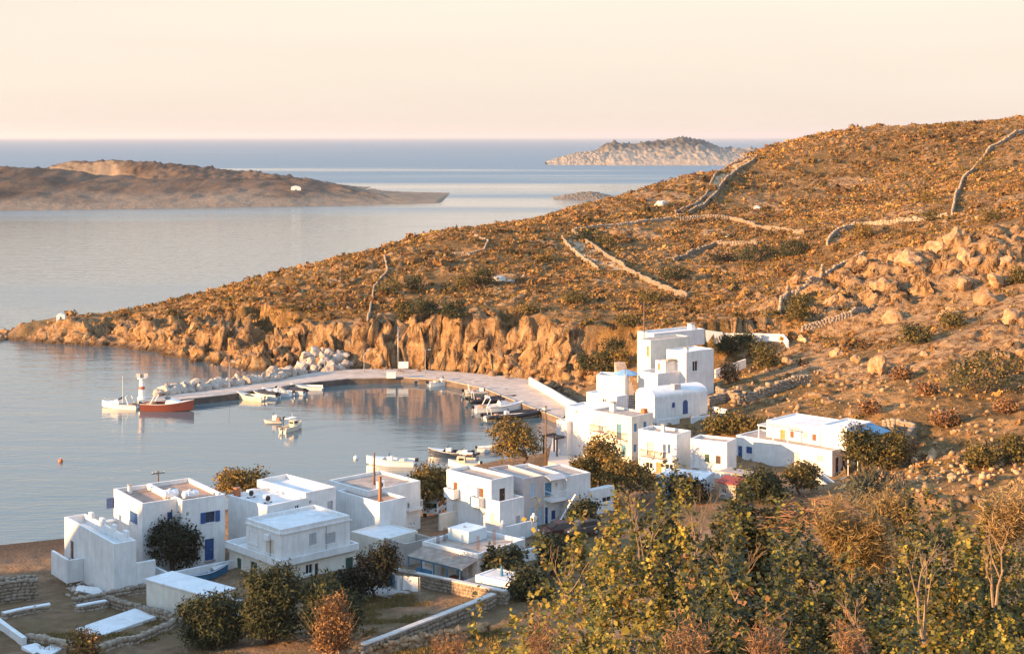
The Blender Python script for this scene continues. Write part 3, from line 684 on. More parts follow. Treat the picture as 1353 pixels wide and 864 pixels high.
def water_tank(px, py, z, label, length=1.5, r=.5, rz=.6, group=None):
    p = at_z(px, py, z); t = empty('water_tank', tuple(p), rz, label, 'water tank', group)
    m = MB(); secs = []
    for x, q in ((-.5, .45), (-.46, .8), (-.38, 1), (-.2, 1), (-.18, 1.05), (-.14, 1.0), (.14, 1), (.18, 1.05), (.2, 1.0), (.38, 1), (.46, .8), (.5, .45)):
        secs.append([(x * length, math.cos(k * math.pi / 8) * r * q, r + .2 + math.sin(k * math.pi / 8) * r * q) for k in range(16)])
    m.ring(secs); m.build('tank', MTANK, t, smooth=False)
    MB().tube((0, 0, 2 * r + .18), (0, 0, 2 * r + .3), .2, .18, 10).build('lid', MGRY, t)
    for x in (-.3, .3): MB().box((x * length - .06, -r * .8, 0), (x * length + .06, r * .8, .32)).build('foot', MCON, t)
def ac_unit(px, py, z, label, rz=.7):
    p = at_z(px, py, z); t = empty('air_conditioner', tuple(p), rz, label, 'air conditioner')
    MB().box((-.45, -.18, .12), (.45, .18, .82)).build('casing', MWHT, t, bevel=.02)
    secs = [[(-.12 + math.cos(k * math.pi / 8) * r, -.185 - w, .47 + math.sin(k * math.pi / 8) * r) for k in range(16)] for r, w in ((.27, 0), (.27, .02), (.22, .02), (.22, .004))]
    MB().ring(secs, cap=True).build('fan_grille', MDARK, t)
    for x in (-.35, .35): MB().box((x - .04, -.16, 0), (x + .04, .16, .118)).build('foot', MSTEEL, t)
def chimney(H, x, y, z, w=.45, h=.9, mat=None, cap=True):
    c = MB().box((x - w / 2, y - w / 2, z), (x + w / 2, y + w / 2, z + h)).build('chimney', mat or MW, H.root, bevel=.03)
    if cap: MB().box((x - w * .65, y - w * .65, z + h + .08), (x + w * .65, y + w * .65, z + h + .14)).build('chimney_cap', MCON, c)
def utility_pole(px, py, top, label, arms=0, z=None, D=None, r=.11, mat=None, lean=0):
    b = at_z(px, py, z) if z is not None else hit(px, py)
    D = b[1]; zt = EYE - (top - HY) * D / F
    t = empty('utility_pole', tuple(b), .5, label, 'pole')
    h = zt - b[2]
    MB().path([(0, 0, -.3), (lean * .5, 0, h * .5), (lean, 0, h)], [r, r * .9, r * .72], 8).build('post', mat or MPOLE, t, smooth=True)
    for k in range(arms):
        z_ = h - .25 - .45 * k
        a = MB().box((-.75, -.05, z_ - .05), (.75, .05, z_ + .05)).build('crossarm', mat or MPOLE, t)
        for x in (-.65, -.3, .3, .65): MB().tube((x, 0, z_ + .05), (x, 0, z_ + .2), .04, .03, 6).build('insulator', MWHT, a)
    return t

# ================================================================== HOUSES OF THE LOWER VILLAGE
G = None
# --- flat-roofed box by the beach
H = House('beach_house', 'single-storey white box house with walled roof terrace beside the beach', 150.8, 777.5, 3.2, 53)
b = H.fit(150.8, 718.5, x=0, Lpx=85.2, Rpx=180)
H.block(*b, par=.8, wins=[('L', 93, 714.5, 97.2, 738.5, 'brown_door')], roof=MSCW)
x0, y0, wr, wl, zt = b
for k in range(4):                                         # stub piers of the notched parapet
    yy = wl * (.12 + .23 * k)
    H.part('parapet_pier', MB().box((wr - .36, yy, zt + .002), (wr - .01, yy + .8 - .15 * (k % 2), zt + .55)), MW, bevel=.03)
H.part('side_wall', MB().box((wr + .003, .02, -1), (wr + 1.9, .32, 1.95)), MW, bevel=.03)
n = H.fit(88, 741, 757, Lpx=67.5, Rpx=98)
H.part('porch_wall', MB().box((n[0], n[1], -1), (n[0] + .3, n[1] + n[3], 1.25)).box((n[0] + .303, n[1], -1), (-.004, n[1] + .3, 1.15)), MW, bevel=.04)

# --- two-storey house with blue shutters
H = House('blue_shutter_house', 'two-storey white house with dark blue shutters and brown flat roof near the beach', 187.9, 753, 3.2, 55)
b = H.fit(187.9, 665.2, x=0, Lpx=150.4, Rpx=234)
H.block(*b, par=.4, wins=[('L', 171.5, 676, 181.5, 691, 'blue_closed'), ('R', 221, 676, 228, 686, 'blue_closed')], roof=MSCB)
zt = b[4]
c = H.fit(240.6, 663.8, 749, Lpx=231, Rpx=297.3)
H.block(c[0], c[1], c[2], b[3] + (b[1] - c[1]) - .02, zt + .05, par=.4, wins=[('R', 271.5, 675.5, 284, 690, 'blue_open'), ('R', 270.6, 711.5, 282.7, 740, 'blue_door'), ('R', 246, 676, 250, 683, 'dark_plain')], roof=MSCB)
H.part('open_shutter', MB().box((-.75, b[3] - .08, 4.4), (-.003, b[3] - .02, 5.4)), MBLUE)
H.part('balcony_slab', MB().box((-.9, b[3] - .6, 3.1), (-.003, b[3] + .3, 3.25)), MW)
H.part('drain_pipe', MB().tube((c[0] - .08, c[1] + .4, 0), (c[0] - .08, c[1] + .4, zt - .4), .05, .05, 6), MGRY)
chimney(H, b[2] * .35, b[3] * .85, zt - .42, .35, .75)
water_tank(225, 660.5, 3.2 + zt - .4, 'white water tank on the brown roof, beside its twin, with the taller mound', 1.6, .42, .55)
water_tank(251.5, 661, 3.2 + zt - .35, 'white banded water tank on the brown roof above the blue shutters', 1.6, .40, .5)
A = H

# --- long house behind, two stepped white roofs
H = House('stepped_roof_house', 'white house with two stepped lime-washed roofs behind the ledge house', 353, 740, 3.2, 45)
b = H.fit(353, 668.5, x=0, Lpx=301.5, Rpx=408)
H.block(*b, par=.25, wins=[('R', 390, 667, 395.5, 677, 'cream_plain')], roof=MSCW)
c = H.fit(404, 651, 727, Lpx=339.6, Rpx=443.7)
H.block(c[0], c[1], c[2], c[3], c[4], par=.45, wins=[('R', 407, 661, 411.7, 666, 'dark_plain'), ('R', 432.6, 661.7, 440, 678, 'grey_door')], roof=MSCW)
H.part('flue_box', MB().box((b[2] * .1, b[3] * .9, b[4] - .3), (b[2] * .1 + .55, b[3] * .9 + .55, b[4] + .65)), MTER, bevel=.02)
ac_unit(332, 657, 3.2 + b[4] - .25, 'white air conditioner box on lime-washed roof by a terracotta flue', .75)
ac_unit(354, 664, 3.2 + b[4] - .25, 'white air conditioner box near the front edge of lime-washed roof', .75)

# --- house with the projecting first-floor ledge
H = House('ledge_house', 'white two-storey house with wide first-floor ledge and grey shutters', 372.5, 770, 3.4, 47)
lo = H.fit(372.5, 747, x=0, Lpx=303, Rpx=470.6)
H.block(0, 0, lo[2], lo[3], lo[4] - .02, z0=-1.2, par=.02, wins=[('R', 404, 745, 413.7, 758, 'dark_plain'), ('R', 416, 744, 420.5, 764, 'dkbrown_door'), ('R', 456.7, 736, 466.5, 752.5, 'green_closed'),
    ('L', 313, 737, 318.7, 760, 'green_door'), ('L', 331, 742, 339.6, 758, 'green_door')], wall=MWC)
zl = lo[4]
H.block(-.5, -.45, lo[2] + .5, lo[3] + .5, zl + .62, z0=zl, par=.5, roof=MSCW, wallname='ledge')
up = H.fit(372, 699.6, x=-.15, Lpx=326, Rpx=463.2)
H.block(-.2, -.15, up[2], up[3], up[4], z0=zl + .13, par=.3, wins=[('L', 329, 702, 340, 718, 'white_closed'), ('L', 351.5, 712, 362, 730.5, 'cream_closed'),
    ('R', 408.5, 704, 418, 720, 'grey_closed'), ('R', 430, 703.5, 443, 717.5, 'grey_closed')], wall=MW)
H.part('cornice', MB().box((-.3, -.25, up[4] - .5), (-.203, up[3], up[4] - .38)).box((-.3, -.25, up[4] - .5), (up[2], -.153, up[4] - .38)), MW)
H.part('air_conditioner', MB().box((-.5, 1.55, zl + 2.0), (-.204, 2.2, zl + 2.55)), MWHT, bevel=.02)
H.part('drain_pipe', MB().tube((-.26, 1.5, zl + .6), (-.26, 1.5, zl + 2.0), .03, .03, 6), MDARK)
H.part('wall_pipe', MB().tube((up[2] * .62, -.2, zl + .6), (up[2] * .62, -.2, up[4] - .5), .04, .04, 6), MGRY)

# --- twin block on the waterfront
H = House('waterfront_house', 'white waterfront house with brown roof, front block lower than the rear one', 501.6, 724, 3.2, 47)
b = H.fit(501.6, 663.8, x=0, Lpx=444.6, Rpx=537)
H.block(*b, par=.25, roof=MSCB)
c = H.fit(486, 648.6, 712, Lpx=433.8, Rpx=555.4)
H.block(c[0], c[1], c[2], c[3], c[4], par=.3, wins=[('R', 538.6, 663, 542.5, 672, 'dark_door'), ('R', 541, 690, 543.6, 694.5, 'dark_plain'), ('R', 545.5, 690, 548, 694.5, 'dark_plain')], roof=MSCR)
H.railing('R', c[0], c[1], c[2] * .72, c[2] - .05, H.zat(H.N[:2] + H.xd * c[2] + H.yd * c[1], 671.5), .5, MWHT, .8)
H.part('chimney', MB().box((b[2] * .10, .45, b[4] - .25), (b[2] * .10 + .5, .95, b[4] + .05)).box((b[2] * .10 + .13, .58, b[4] + .05), (b[2] * .10 + .37, .82, b[4] + 2.4)), MTER)
ac_unit(503, 646, 3.2 + c[4] - .3, 'white air conditioner box on the waterfront house rear roof', .75)
utility_pole(494.5, 640, 598, 'forked brown wooden mast rising from waterfront house rear roof', 0, z=3.2 + c[4] - .3, r=.13)

H = House('flat_annex', 'low flat-topped white annex wedged between the ledge house and a grey yard wall', 506.6, 741, 3.4, 42)
b = H.fit(506.6, 713, x=0, Lpx=463, Rpx=552)
H.block(*b, par=.06, wins=[('L', 487, 719, 493, 738, 'grey_door')], roof=MSCW, wall=MWC)

# --- big two-storey house with brown shutters
H = House('brown_shutter_house', 'tall cream-lit two-storey house with brown shutters and two small balconies', 660.3, 710, 3.4, 47)
lo = H.fit(660.3, 663, x=0, Lpx=590, Rpx=692.5)
H.block(*lo, par=.5, wins=[('L', 599, 666, 604.5, 679, 'cream_closed'), ('L', 648, 678, 653.5, 691.5, 'cream_closed'), ('R', 681.5, 681, 687.5, 694, 'grey_closed'), ('L', 638.5, 675, 641.5, 681, 'dark_plain')], roof=MSCR)
up = H.fit(648.9, 634.4, x=0, Lpx=590, Rpx=678.5)
H.block(up[0] + .004, up[1], up[2], lo[3] - up[1] - .004, up[4], z0=lo[4] - .52, par=.3, wins=[('L', 599, 637, 604.5, 651.5, 'brown_closed'), ('L', 633, 645, 639, 660.5, 'brown_closed'), ('R', 660, 645, 667.5, 663, 'dkbrown_door'), ('L', 617.5, 642, 620, 647, 'cream_plain')], roof=MSCR)
u1 = H.along(H.N[:2], H.yd, 594); u2 = H.along(H.N[:2], H.yd, 607); H.railing('L', 0, 0, u2, u1, lo[4] - .55, .8, solid=True, h=.8)
u1 = H.along(H.N[:2], H.yd, 626.5); u2 = H.along(H.N[:2], H.yd, 640); H.railing('L', 0, 0, u2, u1, lo[4] - .75, .8, solid=True, h=.8)
H.part('side_wall', MB().box((-2.2, lo[3] - 1.6, -1), (-.004, lo[3] - 1.3, 1.5)), MWC)

H = House('pink_plaster_house', 'dusty pink two-storey house with pale shutters, blue doors and an outside stair', 691.8, 697, 3.5, 55)
b = H.fit(691.8, 632.3, x=0, Lpx=645, Rpx=744)
H.block(b[0], b[1], b[2] * .51, b[3], b[4], par=.3, wins=[('R', 700.5, 638, 707, 655.5, 'pale_closed'), ('R', 699, 671, 705.5, 685, 'pale_closed'), ('R', 711, 671, 717, 693, 'pale_door')], wall=MWP, roof=MSCR)
x2 = b[2] * .51 + .004
H.block(x2, 0, b[2] - x2, b[3] - .3, b[4] - .12, par=.2, wins=[('R', 720, 637.5, 729, 654, 'teal_door'), ('R', 734, 637, 737, 643, 'dark_plain'), ('R', 720.3, 670, 724.3, 692, 'blue_door'), ('R', 728.6, 674, 734, 686, 'blue_closed')], wall=MW, roof=MSCR)
zf = H.zat(H.N[:2] + H.xd * (b[2] * .75), 657.5)
H.railing('R', 0, 0, x2 + .1, b[2] - .1, zf, 1.1, MWHT, .9)
H.part('awning', MB().box8([(x2 + .1, -.01, zf + 2.45), (x2 + .1, -.01, zf + 2.52), (x2 + .1, -1.1, zf + 2.1), (x2 + .1, -1.1, zf + 2.17), (b[2] - .3, -.01, zf + 2.45), (b[2] - .3, -.01, zf + 2.52), (b[2] - .3, -1.1, zf + 2.1), (b[2] - .3, -1.1, zf + 2.17)]), MGRY)
e = H.fit(744.5, 627.5, y=0, Lpx=720, Rpx=776)
H.block(b[2] + .004, -.6, e[2], b[3] * .8, e[4], par=.12, roof=MSCR, wall=MW)
zs = zf
st = MB(); ns = 14                                          # outside stair up the front
for k in range(ns):
    xa = b[2] * .55 + (e[2] * .62) * k / ns
    H.part('step', MB().box((xa, -2.3, -.6), (xa + e[2] * .62 / ns + .01, -1.25 if xa < b[2] + .1 else -.62, zs * (k + 1) / ns)), MSCR)
H.part('stair_wall', MB().quad((b[2] * .5, -2.35, -.8), (b[2] * .55 + e[2] * .64, -2.35, -.8), (b[2] * .55 + e[2] * .64, -2.35, zs + .7), (b[2] * .5, -2.35, .5))
       .quad((b[2] * .5, -2.55, -.8), (b[2] * .55 + e[2] * .64, -2.55, -.8), (b[2] * .55 + e[2] * .64, -2.55, zs + .7), (b[2] * .5, -2.55, .5))
       .quad((b[2] * .5, -2.35, .5), (b[2] * .5, -2.55, .5), (b[2] * .55 + e[2] * .64, -2.55, zs + .7), (b[2] * .55 + e[2] * .64, -2.35, zs + .7))
       .quad((b[2] * .5, -2.35, -.8), (b[2] * .5, -2.55, -.8), (b[2] * .5, -2.55, .5), (b[2] * .5, -2.35, .5)), MW)

H = House('side_annex', 'small low white annex with a dark opening beyond the pink house', 781, 682, 3.7, 50)
b = H.fit(781, 648, x=0, Lpx=774, Rpx=812)
H.block(*b, par=.12, wins=[('R', 796, 656, 808, 663, 'dark_plain')], roof=MSCW)

# --- house with blue-posted porch
H = House('porch_house', 'low white house with a lean-to porch on blue posts and a bare grey roof', 631, 773, 3.9, 40)
b = H.fit(631, 732, x=0, Lpx=558, Rpx=693.4)
H.block(*b, par=.35, wins=[('L', 617, 745, 624, 766, 'cream_door'), ('L', 583, 741, 592, 764, 'cream_door'), ('L', 562, 737, 574, 750, 'cream_closed'), ('L', 602, 746, 611, 762, 'grey_door')], roof=MSCR)
zt = b[4]; dep = 2.3
aw = MB(); nw = 26
for k in range(nw):                                         # corrugated sheet
    ya, yb = b[3] * k / nw - .2, b[3] * (k + .5) / nw - .2; yc = b[3] * (k + 1) / nw - .2
    for (p_, q_, o1, o2) in ((ya, yb, 0, .05), (yb, yc, .05, 0)):
        aw.box8([(x, y, z + o) for x, z in ((-.01, zt - .42), (-dep, zt - .85)) for y, o in ((p_, o1), (q_, o2)) for z in (z, z + .02)])
H.part('awning', aw, simple('corrugated_sheet', (.36, .27, .21), .7, .3, 1.5, dirt=(.2, .13, .1)))
for k in range(5):
    y = .15 + (b[3] - .5) * k / 4
    H.part('post', MB().box((-dep + .1, y, -.6), (-dep + .2, y + .1, zt - .86)), MTEAL)
H.part('awning_beam', MB().box((-dep + .08, -.1, zt - .98), (-dep + .22, b[3] - .25, zt - .862)), MTEAL)
H.part('porch_panel', MB().box((-dep + .3, b[3] * .55, .0), (-dep + .36, b[3] * .85, 1.05)), MTEAL)
H.part('porch_wall', MB().box((-dep - .2, -.3, -1), (-dep, b[3] + .4, .38)).box((-dep + .003, -.3, -1), (-.005, -.1, .9)), MW)
H.part('porch_table', MB().box((-1.5, 1.0, .7), (-.8, 2.1, .76)).box((-1.2, 1.5, 0), (-1.1, 1.6, .7)), MBRN)
H.part('roof_block', MB().box((b[2] * .45, b[3] * .55, zt - .34), (b[2] * .45 + 2.6, b[3] * .55 + 2.6, zt + .75)), MWB, bevel=.02)
for (fx, fy) in ((.3, .25), (.1, .8), (.7, .3), (.35, .9), (.6, .75)):  # starter bars for a storey never built
    q = MB()
    for dx in (0, .14):
        for dy in (0, .14): q.tube((b[2] * fx + dx, b[3] * fy + dy, zt - .36), (b[2] * fx + dx, b[3] * fy + dy, zt + .9), .025, .025, 5)
    H.part('starter_bars', q, MSTEEL)
PORCH = H

H = House('cistern', 'small white flat cistern hut with teal vent pot behind the stone wall', 673, 789, 4.4, 38, cat='hut')
b = H.fit(673, 769.5, x=0, Lpx=628, Rpx=700)
H.block(*b, par=.05, roof=MSCW, wins=[('L', 636, 768, 638.5, 772, 'dark_plain')])
H.part('vent_pot', MB().tube((b[2] * .45, b[3] * .5, b[4] - .06), (b[2] * .45, b[3] * .5, b[4] + .35), .17, .15, 10).tube((b[2] * .45, b[3] * .5, b[4] + .35), (b[2] * .45, b[3] * .5, b[4] + .85), .16, .05, 10), MTEAL)

H = House('white_shed', 'long low white shed with bright flat top beside dark tamarisk bushes', 275, 823, 3.5, 38, cat='shed')
b = H.fit(275, 789, x=0, Lpx=193.5, Rpx=309)
H.block(*b, par=.02, roof=MSCW, wall=MWC)
H.part('roof_slab', MB().box((-.12, -.12, b[4] + .003), (b[2] + .12, b[3] + .12, b[4] + .14)), MW, bevel=.02)
H = House('meter_block', 'little pale blue masonry block at the end of the long white shed', 318, 822, 3.5, 38, cat='hut')
b = H.fit(318, 795, x=0, Lpx=310, Rpx=325)
H.block(*b, par=.05, wall=MWB)

# ================================================================== HOUSES OF THE UPPER VILLAGE
H = House('balcony_house', 'cream-lit two-storey house with pale blue doors and two railed balconies', 834.6, 611, 3.4, 45)
b = H.fit(834.6, 550.6, x=0, Lpx=781, Rpx=863)
H.block(*b, par=.2, wins=[('L', 791, 555.6, 797.6, 569, 'pale_door'), ('L', 815, 560, 821, 578.5, 'teal_door'), ('L', 810, 586, 815.7, 596, 'pale_closed'), ('L', 821, 587.5, 827, 602, 'teal_door'),
    ('R', 837.6, 559.5, 841.5, 570, 'teal_closed'), ('R', 850, 557, 854, 567, 'teal_closed'), ('R', 837, 587, 841, 597, 'teal_closed')], roof=MSCR, wall=MWC)
for (pa, pb, py) in ((783, 800, 570), (805.5, 828, 579)):
    u2, u1 = H.along(H.N[:2], H.yd, pa), H.along(H.N[:2], H.yd, pb); H.railing('L', 0, 0, u1, u2, H.zat(H.N[:2] + H.yd * (u1 + u2) / 2, py), .6, MSTEEL, .85)
chimney(H, b[2] * .5, b[3] * .72, b[4] - .22, .7, 1.1)
H.part('roof_planter', MB().box((b[2] * .75, .6, b[4] - .2), (b[2] * .75 + .7, 1.2, b[4] + .45)), MTER)

H = House('quayside_house', 'plain white house at the head of the quay with one tiny window', 782, 604, 2.7, 45)
b = H.fit(782, 541, x=0, Lpx=747.4, Rpx=806)
H.block(*b, par=.2, wins=[('L', 760, 541.8, 763.2, 546, 'dark_plain')], roof=MSCW)
c = H.fit(749, 557, x=-.9, Lpx=735, Rpx=757)
H.block(c[0], c[1], 1.6, c[3], c[4], par=.3, wins=[('L', 740.5, 553, 746.5, 557.5, 'dark_plain'), ('L', 745, 566, 747.2, 569, 'dark_plain')], roof=MSCW)
n = H.fit(815, 524, D=207, Lpx=775, Rpx=829)
H.block(n[0], n[1], n[2], n[3], n[4], z0=1, par=.15, wins=[('L', 795.5, 526.5, 800.5, 531.5, 'dark_plain')], roof=MSCW)

H = House('square_tower_house', 'square white block with sunken roof terrace beside the brown steps', 825.7, 545, 5.0, 14)
b = H.fit(825.7, 497, x=0, Lpx=788, Rpx=830)
H.block(b[0], b[1], 3.2, b[3], b[4], par=1.0, roof=MSCW)

H = House('dark_rail_house', 'white two-storey house with dark balcony rails and navy shutters', 894, 628, 3.9, 38)
b = H.fit(894, 574, x=0, Lpx=843.4, Rpx=913)
H.block(*b, par=.3, wins=[('L', 855, 584, 864, 601, 'cream_door'), ('L', 876, 587, 880, 605, 'blue_door'), ('L', 882, 587, 886, 599, 'blue_closed'), ('L', 852.6, 610.5, 862.5, 619, 'dark_plain'), ('L', 867, 611, 874.5, 625, 'wood_door'), ('L', 878.6, 613, 889, 621, 'dark_plain')], roof=MSCR)
for (pa, pb, py) in ((848, 863, 603), (867, 880.5, 606)):
    u2, u1 = H.along(H.N[:2], H.yd, pa), H.along(H.N[:2], H.yd, pb); H.railing('L', 0, 0, u1, u2, H.zat(H.N[:2] + H.yd * (u1 + u2) / 2, py), .5, MSTEEL, .85)
chimney(H, b[2] * .4, b[3] * .5, b[4] - .3, .4, .9)

H = House('plain_window_house', 'low white house with one green and one brown window beside the dark railed house', 960.5, 634, 4.1, 30)
b = H.fit(960.5, 584.4, x=0, Lpx=912, Rpx=973)
H.block(*b, par=.25, wins=[('L', 916, 598, 922.7, 618, 'white_door'), ('L', 931, 600, 937.3, 610.5, 'green_closed'), ('L', 945.6, 602, 952.3, 612.5, 'dkbrown_closed')], roof=MSCR)

H = House('low_white_roof', 'low building with a wide pale flat roof below the dark railed house', 928, 658, 3.9, 25)
b = H.fit(928, 634, x=0, Lpx=867, Rpx=944)
H.block(*b, par=.04, roof=MSCW, wall=MWB)

H = House('red_roof_hut', 'tiny weathered hut with a sloping red roof beside round bushes', 972, 660, 4.4, 42, cat='hut')
b = H.fit(972, 641, x=0, Lpx=950, Rpx=981)
H.block(*b, par=.03, wall=MCON, wins=[('L', 953, 645, 959, 652, 'dark_plain')])
H.part('sloping_roof', MB().box8([(-.25, -.25, b[4] + .01), (-.25, -.25, b[4] + .1), (-.25, b[3] + .25, b[4] + .01), (-.25, b[3] + .25, b[4] + .1), (b[2] + .25, -.25, b[4] + .45), (b[2] + .25, -.25, b[4] + .54), (b[2] + .25, b[3] + .25, b[4] + .45), (b[2] + .25, b[3] + .25, b[4] + .54)]), MRED)

# --- terraced house at the right
H = House('terraced_house', 'long white two-tier house with slatted pergola, roof terrace and blue side awning', 1099.3, 627, 4.6, 44)
b = H.fit(1099.3, 595.5, x=0, Lpx=972.5, Rpx=1131)
H.block(*b, par=.12, wins=[('L', 975, 589, 980.6, 604.5, 'blue_door'), ('L', 986, 590, 993.6, 599, 'blue_closed'), ('L', 1048, 598, 1056.7, 610, 'cream_door'), ('L', 1079.5, 602, 1088, 610, 'grey_closed'),
    ('R', 1104, 604, 1108.5, 624, 'dkbrown_door'), ('R', 1113, 603, 1117, 622, 'dkbrown_door')], roof=MSCR, wall=MW)
c = H.fit(1084, 565.5, x=2.2, Lpx=1012.8, Rpx=1110)
H.block(c[0], c[1], c[2] + 2, c[3], c[4], z0=b[4] - .2, par=.12, wins=[('L', 1031, 567.5, 1037.5, 582, 'wood_door'), ('L', 1044, 569.6, 1049, 578, 'brown_closed'), ('L', 1060.5, 571, 1067, 580, 'grey_closed'), ('L', 1073, 573.5, 1078.6, 582, 'brown_closed')], roof=MSCW)
e = H.fit(1118.5, 565.5, x=c[0] - .25, Lpx=1085, Rpx=1152)
H.block(e[0], e[1], e[2], e[3], e[4], z0=b[4] - .2, par=.15, roof=MSCW, wins=[('R', 1120, 568, 1124, 574, 'grey_closed')])
pg = MB()
for k in range(11):
    y = c[1] + c[3] * .42 + c[3] * .56 * k / 10
    H.part('pergola_slat', MB().box((c[0] - 2.0, y, c[4] - .34), (c[0] - .01, y + .12, c[4] - .28)), MWHT)
for k in (0, 1, 2):
    y = c[1] + c[3] * (.43 + .27 * k); H.part('pergola_post', MB().box((c[0] - 1.95, y, b[4] - .12), (c[0] - 1.85, y + .1, c[4] - .44)), MWHT)
H.part('pergola_beam', MB().box((c[0] - 2.0, c[1] + c[3] * .4, c[4] - .438), (c[0] - 1.82, c[1] + c[3] * 1.0, c[4] - .343)), MWHT)
H.part('side_awning', MB().box8([(e[0] + .2, e[1] - .01, e[4] - .25), (e[0] + .2, e[1] - .01, e[4] - .18), (e[0] + .2, e[1] - 2.6, e[4] - .85), (e[0] + .2, e[1] - 2.6, e[4] - .78), (e[0] + e[2], e[1] - .01, e[4] - .25), (e[0] + e[2], e[1] - .01, e[4] - .18), (e[0] + e[2], e[1] - 2.6, e[4] - .85), (e[0] + e[2], e[1] - 2.6, e[4] - .78)]), MTEAL)
for k in range(4): xx = e[0] + .3 + (e[2] - .5) * k / 3; H.part('awning_post', MB().box((xx, e[1] - 2.5, b[4] - 1.6), (xx + .08, e[1] - 2.42, e[4] - .84)), MWHT)
for k in range(6): H.part('porch_slat', MB().box((b[2] * .1 + k * b[2] * .16, -1.9, b[4] - .42), (b[2] * .1 + k * b[2] * .16 + .08, -.01, b[4] - .36)), MDKB)
for k in range(3): xx = b[2] * (.1 + .4 * k); H.part('porch_post', MB().box((xx, -1.85, -1), (xx + .07, -1.78, b[4] - .43)), MWHT)
H.part('terrace_wall', MB().box((-1.6, -2.2, -1.8), (-1.3, b[3] * .35, -.1)).box((-1.297, -2.2, -1.8), (b[2] * .7, -1.95, .1)), MW)
TERR = H

# --- the chapel with its barrel vault
H = House('vaulted_chapel', 'small white chapel with a rounded barrel vault and blue arched door', 865, 550, 7.2, 58, cat='chapel')
x0, y0, wr, wl, zt = H.fit(865, 524, x=0, Lpx=847, Rpx=935)
wl = max(wl, 4.2); zt = H.zat(H.N[:2], 526); rise = H.zat(H.N[:2] + H.yd * wl / 2, 512.5) - zt
prof = [(0, -1.2), (0, zt)] + [(wl / 2 - wl / 2 * math.cos(math.pi * k / 14), zt + rise * math.sin(math.pi * k / 14)) for k in range(1, 14)] + [(wl, zt), (wl, -1.2)]
MB().ring([[(0, y, z) for y, z in prof], [(wr, y, z) for y, z in prof]]).build('vault', MW, H.root)
def arch(u0, u1, z0, z1, w0_, w1): 
    r = (u1 - u0) / 2; pts = [(u0, z0), (u1, z0)] + [(u0 + r + r * math.cos(t), z1 - r + r * math.sin(t)) for t in (math.pi * k / 8 for k in range(9))]
    return MB().ring([[(u, -w0_, z) for u, z in pts], [(u, -w1, z) for u, z in pts]])
def onface(px): return H.along(H.N[:2], H.xd, px)
ua, ub = onface(902), onface(908.5); q = H.N[:2] + H.xd * ua
d = arch(ua, ub, H.zat(q, 547), H.zat(q, 528.5), .003, .06).build('door', MBLUE, H.root)
arch(ua - .12, ub + .12, H.zat(q, 547) - .05, H.zat(q, 528.5) + .12, .001, .03).build('frame', MW, d)
ua, ub = onface(888), onface(891.5); q = H.N[:2] + H.xd * ua
wn = arch(ua, ub, H.zat(q, 538.5), H.zat(q, 531.5), .003, .05).build('window', MBLUE, H.root)
MB().box((ua - .06, -.09, H.zat(q, 538.5) - .08), (ub + .06, -.001, H.zat(q, 538.5) - .002)).build('sill', MW, wn)
ua = onface(890); H.part('bell_block', MB().box((ua + .5, .5, zt), (ua + 1.6, 1.2, zt + rise + .35)), MWP)
H.part('forecourt_wall', MB().box((-.6, -1.6, -2.2), (onface(888), -1.3, -.15)).box((onface(893), -3.4, -2.2), (onface(938), -3.1, .05)).box((onface(938) + .003, -3.4, -2.2), (onface(938) + .3, -.5, .5)), MW)

# --- the big white house above the chapel
H = House('hillside_house', 'tall white house with a lit terrace wall stepped up above the vaulted chapel', 869, 516, 8.2, 50)
b = H.fit(869, 494, x=0, Lpx=843, Rpx=907)
H.block(b[0], b[1], b[2], b[3], b[4], par=.75, z0=-3, roof=MSCW)
c = H.fit(879, 478, y=.9, Lpx=866, Rpx=908)
H.block(c[0], c[1], c[2], c[3], c[4], z0=-2, par=.1, wins=[('R', 895.5, 485, 898, 489, 'dark_plain'), ('L', 869, 480, 872.5, 488, 'wood_door')], roof=MSCW)
e = H.fit(906.6, 465.4, D=at_z(869, 516, 8.2)[1] + 2.0, Lpx=880.6, Rpx=943)
H.block(e[0], e[1], e[2], e[3], e[4], z0=-3, par=.15, wins=[('R', 915, 477, 922, 490.5, 'grey_plain')], roof=MSCW)
H.part('lean_to', MB().box((c[0] + .3, c[1] - .3, c[4] + .1), (c[0] + c[2] - .2, c[1] + .9, c[4] + .22)), MSCR)
chimney(H, e[0] + .8, e[1] + .7, e[4] - .15, .5, .6)

H = House('ridge_house', 'pale house with a narrow side door higher up behind the hillside house', 859.5, 481, 10.6, 52)
b = H.fit(859.5, 450, x=0, Lpx=842, Rpx=911)
H.block(*b, par=.12, z0=-3, wins=[('L', 854.5, 457.5, 857.8, 470, 'wood_door')], roof=MSCR, wall=MWC)
H = House('topmost_house', 'low white house with sunken roof, topmost of the village', 864, 461, 11.6, 55)
b = H.fit(864, 441, D=238, Lpx=858, Rpx=931)
H.block(b[0], b[1], b[2], 4.0, b[4], z0=-1, par=.35, roof=MSCW)
chimney(H, b[0] + b[2] * .9, b[1] + 2.0, b[4] - .35, .9, 1.0)

